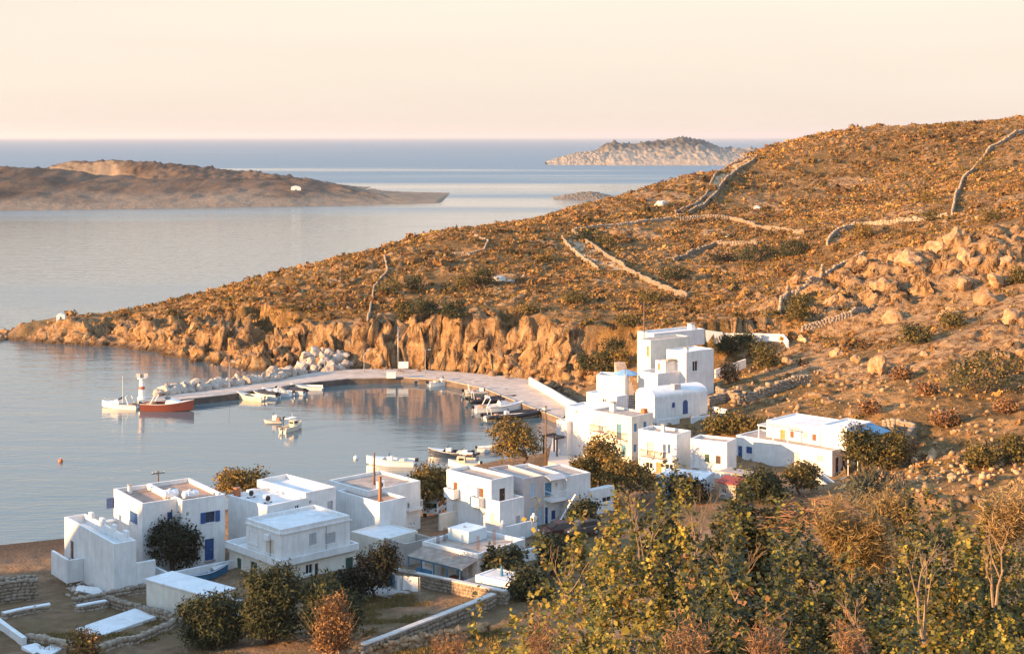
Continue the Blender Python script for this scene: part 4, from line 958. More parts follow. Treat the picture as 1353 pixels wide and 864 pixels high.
# ================================================================== QUAY AND BREAKWATER
qw = [(186, 533), (215, 531), (250, 527.5), (300, 522), (350, 514.5), (400, 507), (460, 501), (530, 499), (590, 503), (640, 514), (690, 534), (742, 554)]
ql = [(182, 526), (213, 523), (249, 518.5), (299, 512), (349, 504.5), (399, 495), (440, 488), (530, 487), (600, 491), (650, 495), (707, 502), (762, 531)]
qm = MB(); qf = MB(); A_ = [at_z(*p, QZ) for p in qw]; B_ = [at_z(*p, QZ) for p in ql]
MQUAY = simple('quay_concrete', (.50, .42, .35), .9, .18, .8, 0.02, dirt=(.34, .28, .23))
for i in range(len(A_) - 1):
    a, b_, c, d = A_[i], A_[i + 1], B_[i + 1], B_[i]
    qm.quad(a, b_, c, d); qf.quad(a, b_, (b_[0], b_[1], -2), (a[0], a[1], -2)); qm.quad(d, c, (c[0], c[1], -2), (d[0], d[1], -2))
qm.quad(A_[0], B_[0], (B_[0][0], B_[0][1], -2), (A_[0][0], A_[0][1], -2))
quay = tag(qm.build('quay', MQUAY), 'pale concrete quay and pier curving round the harbour', 'quay', kind='structure')
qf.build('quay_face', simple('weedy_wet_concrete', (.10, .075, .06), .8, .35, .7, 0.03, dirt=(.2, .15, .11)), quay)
kb = MB()                                                   # raised kerb along the water's edge
for i in range(len(A_) - 1):
    a, b_ = Vector(A_[i]), Vector(A_[i + 1]); n = Vector((B_[i] - A_[i])).normalized() * .45; n.z = 0
    kb.box8([p + Vector((0, 0, z)) for p in (a - n * .05, b_ - n * .05) for q in (0, 1) for z in (.002, .14)][:0] or
            [q for p in (a - n * .05, b_ - n * .05) for o in (Vector((0, 0, 0)), n) for q in (p + o + Vector((0, 0, .003)), p + o + Vector((0, 0, .14)))])
kb.build('kerb', MSCR, quay)
# the paved road from the quay into the village, and the waterside terrace
def draped(name, pts_l, pts_r, mat, label, cat, lift=.06, z=None):
    m = MB()
    for i in range(len(pts_l) - 1):
        P = [hit(*p) if z is None else Vector(at_z(*p, z)) for p in (pts_l[i], pts_l[i + 1], pts_r[i + 1], pts_r[i])]
        if z is None:
            gp = lambda u, v: (lambda q: Vector((q.x, q.y, float(ground(q.x, q.y)) + lift)))(P[0].lerp(P[1], u).lerp(P[3].lerp(P[2], u), v))
            for a_ in range(12):
                for b2 in range(5): m.quad(gp(a_ / 12, b2 / 5), gp((a_ + 1) / 12, b2 / 5), gp((a_ + 1) / 12, (b2 + 1) / 5), gp(a_ / 12, (b2 + 1) / 5))
            continue
        m.quad(*[p + Vector((0, 0, lift)) for p in P])
        if z is not None:
            for a, b_ in ((P[0], P[1]), (P[2], P[3])): m.quad(a + Vector((0, 0, lift)), b_ + Vector((0, 0, lift)), b_ - Vector((0, 0, 2.5)), a - Vector((0, 0, 2.5)))
    return tag(m.build(name, mat), label, cat, kind='structure')
draped('waterside_terrace', [(724, 611), (760, 618), (800, 622)], [(731, 576), (752, 578), (790, 585)], simple('pale_paving', (.62, .55, .48), .9, .1, 1.0, dirt=(.5, .42, .35)), 'pale paved terrace at the water in front of the quayside house', 'terrace', z=2.5)

def rock_mesh(seed, sub=2, rough=.28):
    bm = bmesh.new(); bmesh.ops.create_icosphere(bm, subdivisions=sub, radius=1)
    V = np.array([v.co[:] for v in bm.verts]); r = np.random.default_rng(seed)
    for k in range(7):                                       # chop flat facets
        n = r.normal(size=3); n /= np.linalg.norm(n); d = r.uniform(.55, .85); h = V @ n
        V = np.where((h > d)[:, None], V - (h - d)[:, None] * n * .9, V)
    V *= (1 + rough * fbm(V[:, 0] * 1.6 + seed, V[:, 1] * 1.6, V[:, 2] * 1.6, 3, seed))[:, None] * r.uniform(.75, 1.2, 3)
    for v, c in zip(bm.verts, V): v.co = c
    me = bpy.data.meshes.new('boulder'); bm.to_mesh(me); bm.free(); return me
def stone_mat(name, lo, mid, hi, sc=1.0):
    m, nd, lk, b = new_mat(name)
    g = nd.new('ShaderNodeNewGeometry'); oi = nd.new('ShaderNodeObjectInfo')
    n = noise_node(nd, lk, g.outputs['Position'], sc, 7, .68); n2 = noise_node(nd, lk, g.outputs['Position'], sc * 5, 5, .6)
    col = ramp_node(nd, lk, n.outputs['Fac'], [(.3, lo), (.5, mid), (.7, hi)]).outputs[0]
    r2 = ramp_node(nd, lk, oi.outputs['Random'], [(0, .72), (1, 1.1)])
    col = mix_node(nd, lk, 1.0, col, r2.outputs[0], 'MULTIPLY')
    lk.new(col, b.inputs['Base Color']); b.inputs['Roughness'].default_value = .95; b.inputs['Specular IOR Level'].default_value = .2
    bump_node(nd, lk, n2.outputs['Fac'], .7, .08, b); return m
MROCK = stone_mat('pale_boulder_stone', (.30, .24, .19), (.48, .40, .33), (.60, .54, .47))
MROCKO = stone_mat('ochre_boulder_stone', (.20, .115, .06), (.38, .24, .13), (.54, .38, .23))
MWALLST = stone_mat('dry_wall_stone', (.20, .15, .11), (.34, .27, .20), (.50, .42, .33), 2.2)
RM = [rock_mesh(k) for k in range(8)]
for me in RM: me.materials.append(MROCK)
bw = empty('breakwater', tuple(at_z(300, 508, .5)), 0, 'breakwater of heaped pale boulders along the outer side of the pier', 'breakwater')
r_ = np.random.default_rng(3); bpos = bw.location
def put_rock(parent, p, s, meshes=RM, name='boulder'):
    o = bpy.data.objects.new(name, meshes[int(r_.integers(len(meshes)))]); COL.objects.link(o)
    o.location = (p[0] - bpos[0], p[1] - bpos[1], p[2] - bpos[2]) if parent else p
    o.rotation_euler = tuple(r_.uniform(0, 6.28, 3)); k = r_.uniform(.8, 1.25, 3) * s; o.scale = tuple(k)
    if parent: o.parent = parent
    return o
for row, (off, zz, sz) in enumerate(((1.0, .9, 1.15), (2.4, 1.2, 1.3), (4.0, .4, 1.4))):
    for t in np.linspace(0, 1, 30):
        px = 210 + 182 * t; py = np.interp(px, [p[0] for p in ql], [p[1] for p in ql])
        p = at_z(px + r_.uniform(-2, 2), py, QZ); p[1] += off + r_.uniform(-.5, .5); p[2] = zz + r_.uniform(-.2, .4)
        put_rock(bw, p, sz * r_.uniform(.65, 1.1))
bp = empty('boulder_pile', tuple(at_z(425, 489, QZ)), 0, 'big heap of pale boulders where the pier meets the cliff', 'rocks'); bpos = bp.location
for k in range(46):
    t, v = r_.uniform(0, 1), r_.uniform(0, 1)
    p = at_z(388 + 72 * t, 492 - 3 * t, QZ); hgt = 3.6 * math.sin(math.pi * min(1, .12 + .8 * t)) * (1 - .0 * v)
    p[1] += .8 + 4.5 * v; p[2] = QZ - .3 + hgt * v * .95 + r_.uniform(-.2, .2)
    put_rock(bp, p, r_.uniform(.7, 1.25))

# ================================================================== DRY-STONE WALLS
SB = np.array([(x, y, z) for x in (-.5, .5) for y in (-.5, .5) for z in (-.5, .5)], float)
def stone_wall(name, label, pts, h=.9, th=.55, stone=.5, mat=None, cap=None, world=False, sink=.15, cat='stone wall', z=None):
    """coursed rubble: every stone a jittered block, joined into one wall"""
    if h >= .8 and z is None and cap is None and 'hill' in label + ' hill' and pts[0][1] < 450: h, th = h * .72, th * .75
    P = [Vector(p) if world else (hit(*p) if z is None else Vector(at_z(*p, z))) for p in pts]
    r = np.random.default_rng(abs(int(P[0].x * 100)) + 5); V = []; Q_ = []; n = 0
    ncourse = max(2, int(round(h / (stone * .62)))); ch = (h + sink) / ncourse
    for i in range(len(P) - 1):
        a, b_ = P[i], P[i + 1]; L = math.hypot(b_.x - a.x, b_.y - a.y); dx, dy = (b_.x - a.x) / L, (b_.y - a.y) / L
        for c in range(ncourse):
            t = -r.uniform(0, stone * .5)
            while t < L:
                w = stone * r.uniform(.7, 1.5); tc_ = min(max((t + w / 2) / L, 0), 1)
                x, y = a.x + (b_.x - a.x) * tc_, a.y + (b_.y - a.y) * tc_
                g0 = float(ground(x, y)) if z is None and not world else a.z + (b_.z - a.z) * tc_
                hh = ch * r.uniform(.9, 1.15) if c < ncourse - 1 else ch * r.uniform(.6, 1.4)
                B = SB * [w * .96, th * (1 - .12 * c / ncourse) * r.uniform(.88, 1.1), hh] + r.normal(0, stone * .05, (8, 3))
                B = np.c_[B[:, 0] * dx - B[:, 1] * dy + x, B[:, 0] * dy + B[:, 1] * dx + y, B[:, 2] + g0 - sink + ch * (c + .5)]
                V.append(B); Q_ += [[n + k for k in q] for q in BOXQ]; n += 8; t += w
    o = link(name, np_mesh(name, np.concatenate(V), np.array(Q_)), mat or MWALLST)
    tag(o, label, cat)
    if cap:
        m = MB()
        for i in range(len(P) - 1):
            a, b_ = P[i].copy(), P[i + 1].copy(); d = Vector((b_.x - a.x, b_.y - a.y, 0)).normalized(); s = Vector((-d.y, d.x, 0)) * th * .56
            a.z += h - .02 + (.004 * i); b_.z += h - .02 + (.004 * i)
            m.box8([q for e in (a, b_) for o_ in (-s, s) for q in (e + o_, e + o_ + Vector((0, 0, .12)))])
        m.build('coping', cap, o)
    return o
stone_wall('stone_wall', 'bright sunlit dry-stone wall running down beside the walled hill path', [(757, 309), (775, 322), (800, 340), (825, 357), (850, 371), (880, 384), (907, 394)], 1.5, .7, .6)
stone_wall('stone_wall', 'shorter parallel dry-stone wall on the seaward side of the hill path', [(743, 316), (752, 327), (768, 342), (790, 357)], 1.2, .6, .6)
stone_wall('stone_wall', 'seaward dry-stone wall of the lane climbing to the ridge', [(893, 283), (915, 275), (932, 262), (940, 243), (962, 222), (992, 209)], 1.4, .7, .7)
stone_wall('stone_wall', 'landward dry-stone wall of the lane climbing to the ridge', [(910, 284), (932, 272), (948, 256), (955, 244), (975, 226), (997, 213)], 1.4, .7, .7)
stone_wall('stone_wall', 'long pale dry-stone wall running level across the hill from the lane foot', [(893, 289), (930, 289), (965, 291), (990, 297), (1015, 304), (1062, 309)], 1.3, .7, .6)
stone_wall('stone_wall', 'low dry-stone wall linking the hill path bend to the lane', [(757, 307), (790, 301), (835, 297), (885, 290)], 1.0, .6, .6)
stone_wall('stone_wall', 'shaded dry-stone terrace wall below the level pale wall', [(890, 346), (915, 335), (945, 325), (1000, 323)], 1.5, .7, .6)
stone_wall('stone_wall', 'dry-stone wall along the upper edge of the crag', [(1093, 325), (1105, 309), (1130, 299), (1165, 297), (1210, 292), (1252, 288)], 1.5, .7, .6)
stone_wall('stone_wall', 'dry-stone wall climbing from the crag to the hilltop', [(1258, 284), (1262, 262), (1272, 240), (1290, 222), (1308, 198), (1330, 186), (1360, 173)], 1.5, .7, .7)
stone_wall('stone_wall', 'dark-sided dry-stone wall slanting up the slope below the crag', [(1030, 416), (1032, 400), (1055, 386), (1085, 370), (1112, 354), (1142, 338)], 1.5, .7, .55)
stone_wall('stone_wall', 'stepped grey masonry wall low on the slope above the topmost houses', [(1060, 438), (1075, 434), (1100, 427), (1125, 418), (1155, 408)], 1.3, .6, .5)
stone_wall('stone_wall', 'broken terrace wall in dry grass above the terraced house', [(948, 522), (975, 533), (1010, 524), (1040, 513), (1068, 506)], 1.3, .7, .5)
stone_wall('stone_wall', 'stone side wall behind the blue awning of the terraced house', [(1168, 572), (1190, 572), (1207, 577), (1199, 592)], 1.6, .6, .5)
stone_wall('stone_wall', 'faint dry-stone wall curling near the headland crest', [(598, 337), (620, 337), (640, 332), (645, 320), (628, 313)], .8, .5, .5)
stone_wall('stone_wall', 'crooked dry-stone wall dropping from headland slope to the cliff', [(508, 340), (512, 360), (495, 380), (490, 405), (486, 428)], .8, .5, .5)
def plain_wall(name, label, pts, h, th, mat, z=None):
    P = [hit(*p) if z is None else Vector(at_z(*p, z)) for p in pts]; m = MB()
    secs = []
    for i, p in enumerate(P):
        d = (P[min(i + 1, len(P) - 1)] - P[max(i - 1, 0)]); d.z = 0; d.normalize(); n = Vector((-d.y, d.x, 0)) * th / 2
        secs.append([p - n + Vector((0, 0, -.8)), p + n + Vector((0, 0, -.8)), p + n + Vector((0, 0, h)), p - n + Vector((0, 0, h))])
    return tag(m.ring(secs).build(name, mat), label, 'wall')
plain_wall('quay_wall', 'cream parapet wall along the landward side of the quay road', [(700, 508), (712, 515), (730, 525), (748, 537), (766, 545)], 1.3, .35, MWC, QZ)
stone_wall('stone_wall', 'low rubble wall under the chapel forecourt', [(935, 536), (955, 531), (975, 523)], 1.2, .6, .5)
plain_wall('white_wall', 'white-washed garden wall beside the topmost house', [(932, 450), (965, 451), (1000, 450), (1036, 452), (1041, 460)], 1.2, .35, MW)
plain_wall('white_wall', 'white-washed retaining wall stepping down from the hillside house', [(945, 500), (962, 494), (985, 486)], 1.4, .35, MW)
MCAP = simple('mortar_coping', (.55, .50, .45), .9, .15, 2)
stone_wall('yard_wall', 'mortared stone yard wall with pale coping below the porch house', [(522, 768), (560, 776), (600, 784), (640, 793), (668, 799)], 1.1, .45, .38, cap=MCAP, sink=.3)
stone_wall('yard_wall', 'long stone wall with pale coping slanting along the lower side of the dry yard', [(652, 802), (620, 816), (580, 832), (545, 846), (510, 860), (478, 872)], 1.1, .5, .40, cap=MCAP, sink=.3)
stone_wall('stone_wall', 'rubble wall beside the beach house corner', [(96, 801), (120, 797), (150, 790), (196, 782)], .75, .5, .38)
stone_wall('stone_wall', 'pale rubble wall running toward the white shed', [(142, 799), (165, 806), (200, 816), (240, 826)], .8, .5, .38)
stone_wall('stone_wall', 'short white-capped wall in the bare plot by the beach house', [(102, 809), (140, 802)], .55, .45, .38, cap=MW)
stone_wall('stone_wall', 'terraced stone retaining wall with wide steps by the beach track', [(-30, 800), (0, 797), (48, 792)], 1.9, .6, .42)
stone_wall('stone_wall', 'upper tier of the stone retaining wall by the beach track', [(-30, 783), (0, 780), (45, 776)], 1.2, .6, .42)
stone_wall('stone_wall', 'low white-topped wall across the beach track', [(4, 818), (30, 812), (66, 806)], .5, .45, .38, cap=MW)
stone_wall('stone_wall', 'low wall of the bare plot beside the concrete strip', [(38, 848), (90, 858), (135, 862), (180, 850), (222, 832), (238, 822)], .6, .5, .4)
plain_wall('white_wall', 'narrow white-topped wall slanting down beside the beach track', [(-6, 824), (12, 838), (32, 852)], .6, .4, MW)

# the nearest wall: stones big enough to tell apart
nw_ = empty('field_wall', tuple(hit(540, 862)), 0, 'tumbledown field wall of rounded sunlit stones at the foot of the slope', 'stone wall'); bpos = nw_.location
RW = [rock_mesh(40 + k, 2, .18) for k in range(6)]
for me in RW: me.materials.append(MROCKO)
pl = [(420, 885), (470, 872), (520, 862), (560, 853), (600, 846), (645, 836)]
for row in range(3):
    for t in np.linspace(0, 1, 44):
        px = 420 + 225 * t + r_.uniform(-1.5, 1.5); py = np.interp(px, [p[0] for p in pl], [p[1] for p in pl])
        p = hit(px, py); p.z += .10 + .30 * row; p.y += r_.uniform(-.12, .12)
        put_rock(nw_, p, r_.uniform(.24, .36), RW, 'stone')

# concrete strips and yard slabs
def slab(name, label, pts, th, mat, lift=.02):
    P = [hit(*p) for p in pts]; zz = max(p.z for p in P) + lift
    m = MB(); n = len(P); top = [Vector((p.x, p.y, zz)) for p in P]; bot = [Vector((p.x, p.y, zz - th)) for p in P]
    m.ring([bot, top]); return tag(m.build(name, mat), label, 'slab')
slab('concrete_strip', 'long pale concrete strip lying in the bare plot', [(100, 834), (126, 842), (218, 816), (190, 809)], .5, MSCW)
slab('yard_slab', 'grey concrete slab under the washing line', [(468, 781), (520, 792), (542, 783), (492, 774)], .5, MCON)
slab('white_slab', 'small white slab, left one of a pair by the low wall', [(28, 858), (44, 864), (62, 857), (48, 853)], .4, MW)
slab('white_slab', 'small white slab, right one of a pair by the low wall', [(48, 862), (62, 868), (84, 857), (70, 853)], .4, MW)
H = House('yard_wall_block', 'bare grey concrete yard walls beside the porch house', 536, 748, 3.5, 45, cat='wall')
H.part('wall', MB().box((0, 0, -1), (.2, 3.2, 2.1)).box((.203, 0, -1), (4.4, .2, 2.1)).box((4.2, .203, -1), (4.4, 5, 1.7)), MCON)
H = House('garden_wall', 'low white garden wall around the tree of the blue shuttered house', 222, 768, 3.2, 50, cat='wall')
H.part('wall', MB().box((0, 0, -1), (.25, 4.0, .75)).box((.253, 0, -1), (8.6, .25, .75)), MW)
H = House('gate_piers', 'white garden wall with rounded gate piers below the brown shuttered house', 668, 716, 3.5, 47, cat='wall')
H.part('wall', MB().box((0, 0, -1), (3.6, .25, 1.5)), MW)
for x in (-.5, 3.8): H.part('pier', MB().box((x, -.1, -1), (x + .45, .35, 1.9)).tube((x + .22, .12, 1.9), (x + .22, .12, 2.2), .2, .12, 8), MW)
H = House('parking_wall', 'white sloping wall and post beside the small parking yard', 694, 737, 3.8, 47, cat='wall')
H.part('wall', MB().box((0, 0, -1), (4.2, .3, .75)), MW); H.part('post', MB().box((-.4, -.05, -1), (-.05, .35, 2.0)), MW)
H = House('terrace_stair', 'pale concrete stair with side walls below the terraced house', 1106, 655, 3.7, 44, cat='stairs')
for k in range(10): H.part('step', MB().box((0, .3 * k, -1.2), (1.2, .3 * k + .301, .17 * (k + 1))), MSCR)
for x in (-.28, 1.205): H.part('side_wall', MB().box8([(x, 0, -1.5), (x, 0, .5), (x, 3.2, -1.5), (x, 3.2, 2.2), (x + .27, 0, -1.5), (x + .27, 0, .5), (x + .27, 3.2, -1.5), (x + .27, 3.2, 2.2)]), MW)
# brown village steps beside the square tower house
H = House('village_steps', 'broad brown stepped lane climbing between the tower house and hillside house', 829, 548, 4.6, 86, cat='stairs')
for k in range(22): H.part('step', MB().box((.4, .75 * k, .23 * k - 1.5), (2.0, .75 * k + .76, .23 * (k + 1))), MSCR)
H = House('patio_shade', 'flat brown shade roof over a patio below the low white house', 987, 652, 4.3, 42, cat='canopy')
H.part('canopy', MB().box((-.5, -1.5, 2.0), (2.0, 3.6, 2.1)), MSCR)
for x in (-.3, 1.9):
    for y in (-1.2, 3.3): H.part('post', MB().box((x, y, -.5), (x + .1, y + .1, 1.998)), MWHT)
H = House('waterside_pergola', 'small dark timber pergola on the waterside terrace', 736, 603, 2.56, 45, cat='pergola')
for x in (0, 2.0):
    for y in (0, 2.4): H.part('post', MB().box((x, y, 0), (x + .16, y + .16, 2.2)), MDKB)
for y in (0, 2.4): H.part('beam', MB().box((-.2, y, 2.2), (2.4, y + .16, 2.36)), MDKB)
for k in range(5): H.part('slat', MB().box((-.1 + .5 * k, -.2, 2.362), (0 + .5 * k, 2.8, 2.44)), MDKB)

MPATH = simple('stony_path_earth', (.40, .28, .16), .95, .25, .8, 0.05, dirt=(.26, .17, .09))
draped('hill_path', [(757, 311), (775, 324), (800, 342), (825, 359)], [(743, 317), (752, 328), (768, 343), (790, 358)], MPATH, 'pale stony path between the two walls on the hill', 'path', lift=.16)
draped('hill_lane', [(893, 284), (915, 276), (932, 263), (940, 244), (962, 223), (1000, 205)], [(908, 285), (930, 273), (946, 257), (953, 245), (973, 227), (1002, 209)], MPATH, 'pale stony lane between walls climbing to the ridge', 'path', lift=.25)

# ================================================================== BOATS
MHUL = simple('boat_gelcoat_white', (.78, .77, .74), .25, .04, 2)
MHULC = simple('boat_gelcoat_cream', (.72, .62, .46), .3, .06, 2)
MHULB = simple('boat_hull_oxblood', (.16, .045, .03), .3, .12, 2)
MHULN = simple('boat_hull_navy', (.02, .035, .07), .3, .12, 2)
MHULU = simple('boat_hull_sea_blue', (.04, .16, .30), .4, .15, 2)
MRUB = simple('black_rubber', (.018, .018, .02), .5, .2, 3)
MRUBG = simple('grey_rubber', (.30, .31, .32), .5, .1, 3)
MENG = simple('black_engine_cowl', (.014, .014, .016), .25, .2, 3)
MDECK = simple('boat_deck', (.56, .53, .48), .7, .1, 3)
MTARP = simple('dark_boat_cover', (.03, .032, .04), .8, .25, 3, .02)
MUPH = simple('tan_upholstery', (.36, .20, .12), .7, .15, 4)
def hull_rings(L, B, Hh, bow=1.5, n=14, floor=.25, draft=.25):
    secs = []
    for i in range(n + 1):
        t = i / n; w = B / 2 * (0.86 + .14 * math.sin(math.pi * min(1, t * 1.3))) * max(0.02, (1 - max(0, (t - .45) / .55) ** 2.1)); x = (t - .5) * L
        sh = Hh * (1 + .45 * t ** bow * max(0, t - .3) / .7 * 1.4); ke = -draft + (draft + .25 * Hh) * max(0, (t - .72) / .28) ** 2
        ch = max(ke + .04, -.02 + .35 * Hh * max(0, t - .5)); g = min(.10, w * .45)
        fl = min(max(floor, ke + .1), sh - .06)
        secs.append([(x, -w, sh), (x, -w * .86, ch), (x, 0, ke), (x, w * .86, ch), (x, w, sh), (x, w - g, sh), (x, (w - g) * .94, fl), (x, -(w - g) * .94, fl), (x, -(w - g), sh)])
    return secs
def outboard(root, x, z=.5, s=1.0):
    o = MB().box8([(x - .42 * s + a * .30 * s, y * .17 * s * (1 - .25 * a), z + b_ * .42 * s - .05 * a * s) for a in (0, 1.3) for y in (-1, 1) for b_ in (0, 1)]).build('outboard_motor', MENG, root, bevel=.04 * s)
    MB().box((x - .25 * s, -.07 * s, z - .85 * s), (x - .08 * s, .07 * s, z - .002)).build('motor_leg', MRUBG, o)
def boat(kind, label, px, py, L, rz, hullm=None, z=0.0, name='boat', B=None, extra=(), group=None, Hh=None, roll=0):
    p = at_z(px, py, 0) if z == 0 else hit(px, py)
    t = empty(name, (p[0], p[1], 0.0 if z == 0 else p[2] + z), R(rz), label, 'boat', group)
    if roll: t.rotation_euler = (R(roll), 0, R(rz))
    B = B or L * .36; Hh = Hh or .55 + L * .03; hm = hullm or MHUL
    if kind == 'rib':
        MB().ring(hull_rings(L * .96, B * .62, Hh * .55, floor=.3)).build('hull', hm, t, smooth=False)
        pts, rad = [], []
        for i in range(25):
            u = i / 24 * 2 - 1; a = abs(u); y = math.copysign(B * .40 * (1 - max(0, (1 - a * 1.0 - .62) / .38) ** 2.2), u) if a > .001 else 0
            f_ = 1 - a; x = -L / 2 + L * min(1, f_ * 1.06) if f_ < .94 else L / 2
            wy = B * .40 * (1 - max(0, (f_ - .5) / .5) ** 2.4); pts.append((x, math.copysign(wy, u) if a > .001 else 0.0, Hh * .62 + .42 * max(0, f_ - .5) * Hh * 1.6)); rad.append(B * .105)
        MB().path(pts, rad, 8).build('tube', extra[0] if extra else MRUB, t, smooth=True)
        c = MB().box((-.1 * L - .35, -.35, .3), (-.1 * L + .35, .35, 1.15)).build('console', MHUL, t, bevel=.05)
        MB().box8([(-.1 * L + x + k * .14, y, z_) for x in (.28, .31) for y in (-.33, .33) for z_, k in ((1.152, 0), (1.55, -1))]).build('windscreen', MGLASS, c)
        MB().box((-.28 * L - .3, -.45, .3), (-.28 * L + .3, .45, .8)).build('seat', MUPH, t, bevel=.05)
        outboard(t, -L / 2 - .05, .55, 1.25 if L > 5 else .9)
        if L > 6.5: MB().path([(-.40 * L, -B * .3, .6), (-.42 * L, -B * .3, 1.7), (-.42 * L, 0, 1.85), (-.42 * L, B * .3, 1.7), (-.40 * L, B * .3, .6)], [.045] * 5, 6).build('roll_bar', MWHT, t)
        return t
    hl = MB().ring(hull_rings(L, B, Hh)).build('hull', hm, t)
    rub = [(s[0][0], s[0][1] - .01, s[0][2] - .05) for s in hull_rings(L, B, Hh)][::1] + [(s[4][0], s[4][1] + .01, s[4][2] - .05) for s in hull_rings(L, B, Hh)][::-1]
    MB().path(rub, [.035] * len(rub), 5).build('rubbing_strake', MHUL if hm is not MHUL else MRUBG, hl)
    if kind in ('skiff', 'launch'):
        for x in (-.22, .08): MB().box((x * L - .14, -B * .40, Hh * .62), (x * L + .14, B * .40, Hh * .68)).build('thwart', MDECK, t)
        fw = hull_rings(L, B, Hh); fd = MB()
        for i in range(9, 14): a, b_ = fw[i], fw[i + 1]; fd.quad(a[5], a[8], b_[8], b_[5])
        fd.build('foredeck', MHUL if kind == 'launch' else MDECK, t)
        if kind == 'launch':
            c = MB().box((-.05 * L, -.4, .26), (-.05 * L + .75, .4, 1.2)).build('console', MHUL, t, bevel=.06)
            MB().box8([(-.05 * L + .55 + x + k * .15, y, z_) for x in (0, .04) for y in (-.38, .38) for z_, k in ((1.203, 0), (1.6, -1))]).build('windscreen', MGLASS, c)
            MB().box((-.3 * L, -.5, .26), (-.3 * L + .7, .5, .85)).build('seat', MHULC, t, bevel=.06)
        outboard(t, -L / 2, Hh * .75, 1.2 if kind == 'launch' else .8)
    if kind == 'cruiser':
        fw = hull_rings(L, B, Hh); fd = MB()
        for i in range(7, 14): a, b_ = fw[i], fw[i + 1]; fd.quad(a[5], a[8], b_[8], b_[5])
        fd.build('foredeck', MHUL, t)
        w = B * .36; cz = Hh * 1.02
        cab = MB().ring([[(x, y * s, z_) for x, z_, s in ((-.02 * L, cz, 1), (.0 * L, cz + .62, .85), (.14 * L, cz + .55, .72), (.30 * L, cz + .12, .45), (.31 * L, cz, .45))] for y in (-w, w)]).build('cabin', MHUL, t, bevel=.03)
        MB().ring([[(x, y * s, z_) for x, z_, s in ((.0 * L, cz + .64, .8), (-.05 * L, cz + 1.05, .7), (-.03 * L, cz + 1.05, .7), (.03 * L, cz + .64, .8))] for y in (-w, w)]).build('windscreen', MGLASS, cab)
        MB().path([(-.30 * L, -B * .42, Hh), (-.22 * L, -B * .40, Hh + 1.25), (-.20 * L, 0, Hh + 1.4), (-.22 * L, B * .40, Hh + 1.25), (-.30 * L, B * .42, Hh)], [.08] * 5, 6).build('radar_arch', MHUL, t)
        MB().box((-.38 * L, -B * .34, .3), (-.26 * L, B * .34, Hh + .12)).build('aft_seat', extra[0] if extra else MUPH, t, bevel=.05)
        rl = [(fw[i][4][0], fw[i][4][1] * .9, fw[i][4][2] + .45) for i in range(8, 14)]; rr_ = [(x, -y, z_) for x, y, z_ in rl][::-1]
        MB().path(rl + rr_, [.022] * 12, 5).build('bow_rail', MMET, t)
        outboard(t, -L / 2, Hh * .7, 1.2)
        if 'mast' in extra: MB().tube((-.1 * L, B * .2, Hh), (-.1 * L, B * .2, Hh + 4.6), .03, .02, 5).build('aerial', MWHT, t)
    if kind == 'cuddy':
        cab = MB().box((-.05 * L, -B * .28, .3), (.22 * L, B * .28, Hh + .75)).build('cabin', MHULC, t, bevel=.06)
        for sgn in (-1, 1): MB().box((0, sgn * (B * .28 + .001), Hh + .3), (.16 * L, sgn * (B * .28 + .02), Hh + .6)).build('window', MGLASS, cab)
        MB().box((-.06 * L - .02, -B * .2, Hh + .3), (-.05 * L - .002, B * .2, Hh + .62)).build('window', MGLASS, cab)
        MB().box((-.28 * L, -B * .3, Hh + 1.15), (.14 * L, B * .3, Hh + 1.22)).build('canopy', MHUL, t)
        for x in (-.27, .12):
            for y in (-.28, .28): MB().tube((x * L, y * B, Hh * .9), (x * L, y * B, Hh + 1.15), .02, .02, 5).build('canopy_post', MMET, t)
        MB().tube((0, 0, Hh + 1.2), (0, 0, Hh + 1.9), .025, .015, 5).build('mast', MWHT, t)
        outboard(t, -L / 2, Hh * .75, .9)
    if kind == 'covered':
        c = MB().ring([[(x * L, -B * .46 * s, Hh + .02), (x * L, -B * .25 * s, Hh + .32 * s), (x * L, 0, Hh + .45 * s), (x * L, B * .25 * s, Hh + .32 * s), (x * L, B * .46 * s, Hh + .02)] for x, s in ((-.46, .9), (-.2, 1), (.1, 1), (.35, .6), (.45, .25))]).build('cover', MTARP, t)
        outboard(t, -L / 2, Hh * .75, 1.0)
    return t
boat('cruiser', 'white motor cruiser with tall whip aerial moored off the pier end', 159, 539, 6.6, 165, extra=(MUPH, 'mast'))
boat('cruiser', 'motor cruiser with oxblood hull and bright stern alongside the pier end', 222, 542, 8.6, -6, MHULB, extra=(MUPH,), B=2.8, Hh=1.15)
boat('skiff', 'cream skiff with raised bow, outermost of the row tied to the pier', 331, 528, 5.8, 150, MHULC)
boat('covered', 'white boat under a low dark cover in the row tied to the pier', 350, 525, 5.6, 152, MHUL)
boat('launch', 'white launch with a console in the row tied to the pier', 366, 522, 6.0, 156)
boat('covered', 'white-hulled boat with navy cover in the row tied to the pier', 384, 520, 6.0, 158, MHUL)
boat('skiff', 'white skiff nearest the cliff in the row tied to the pier', 405, 515, 5.6, 178)
boat('cuddy', 'small cream cabin boat with canopy anchored in the harbour', 386, 568, 4.6, 60, MHULC)
boat('rib', 'pale inflatable tender trailing behind the cream cabin boat', 361, 558, 2.8, 178, extra=(MRUBG,), Hh=.45)
boat('launch', 'long white open launch with black outboard floating off the waterfront house', 516, 614, 6.6, 172)
boat('launch', 'dark-hulled boat with white deck and big black outboard by the shore', 594, 603, 6.0, 170, MHULN)
boat('rib', 'black inflatable boat moored tight beside the dark-hulled boat', 611, 605, 4.0, 168, extra=(MRUB,))
boat('cuddy', 'small white boat with a canopy frame close to the shore trees', 613, 617, 4.2, 176)
boat('skiff', 'little white rowing skiff half hidden by the shore tamarisk', 648, 596, 3.6, 8)
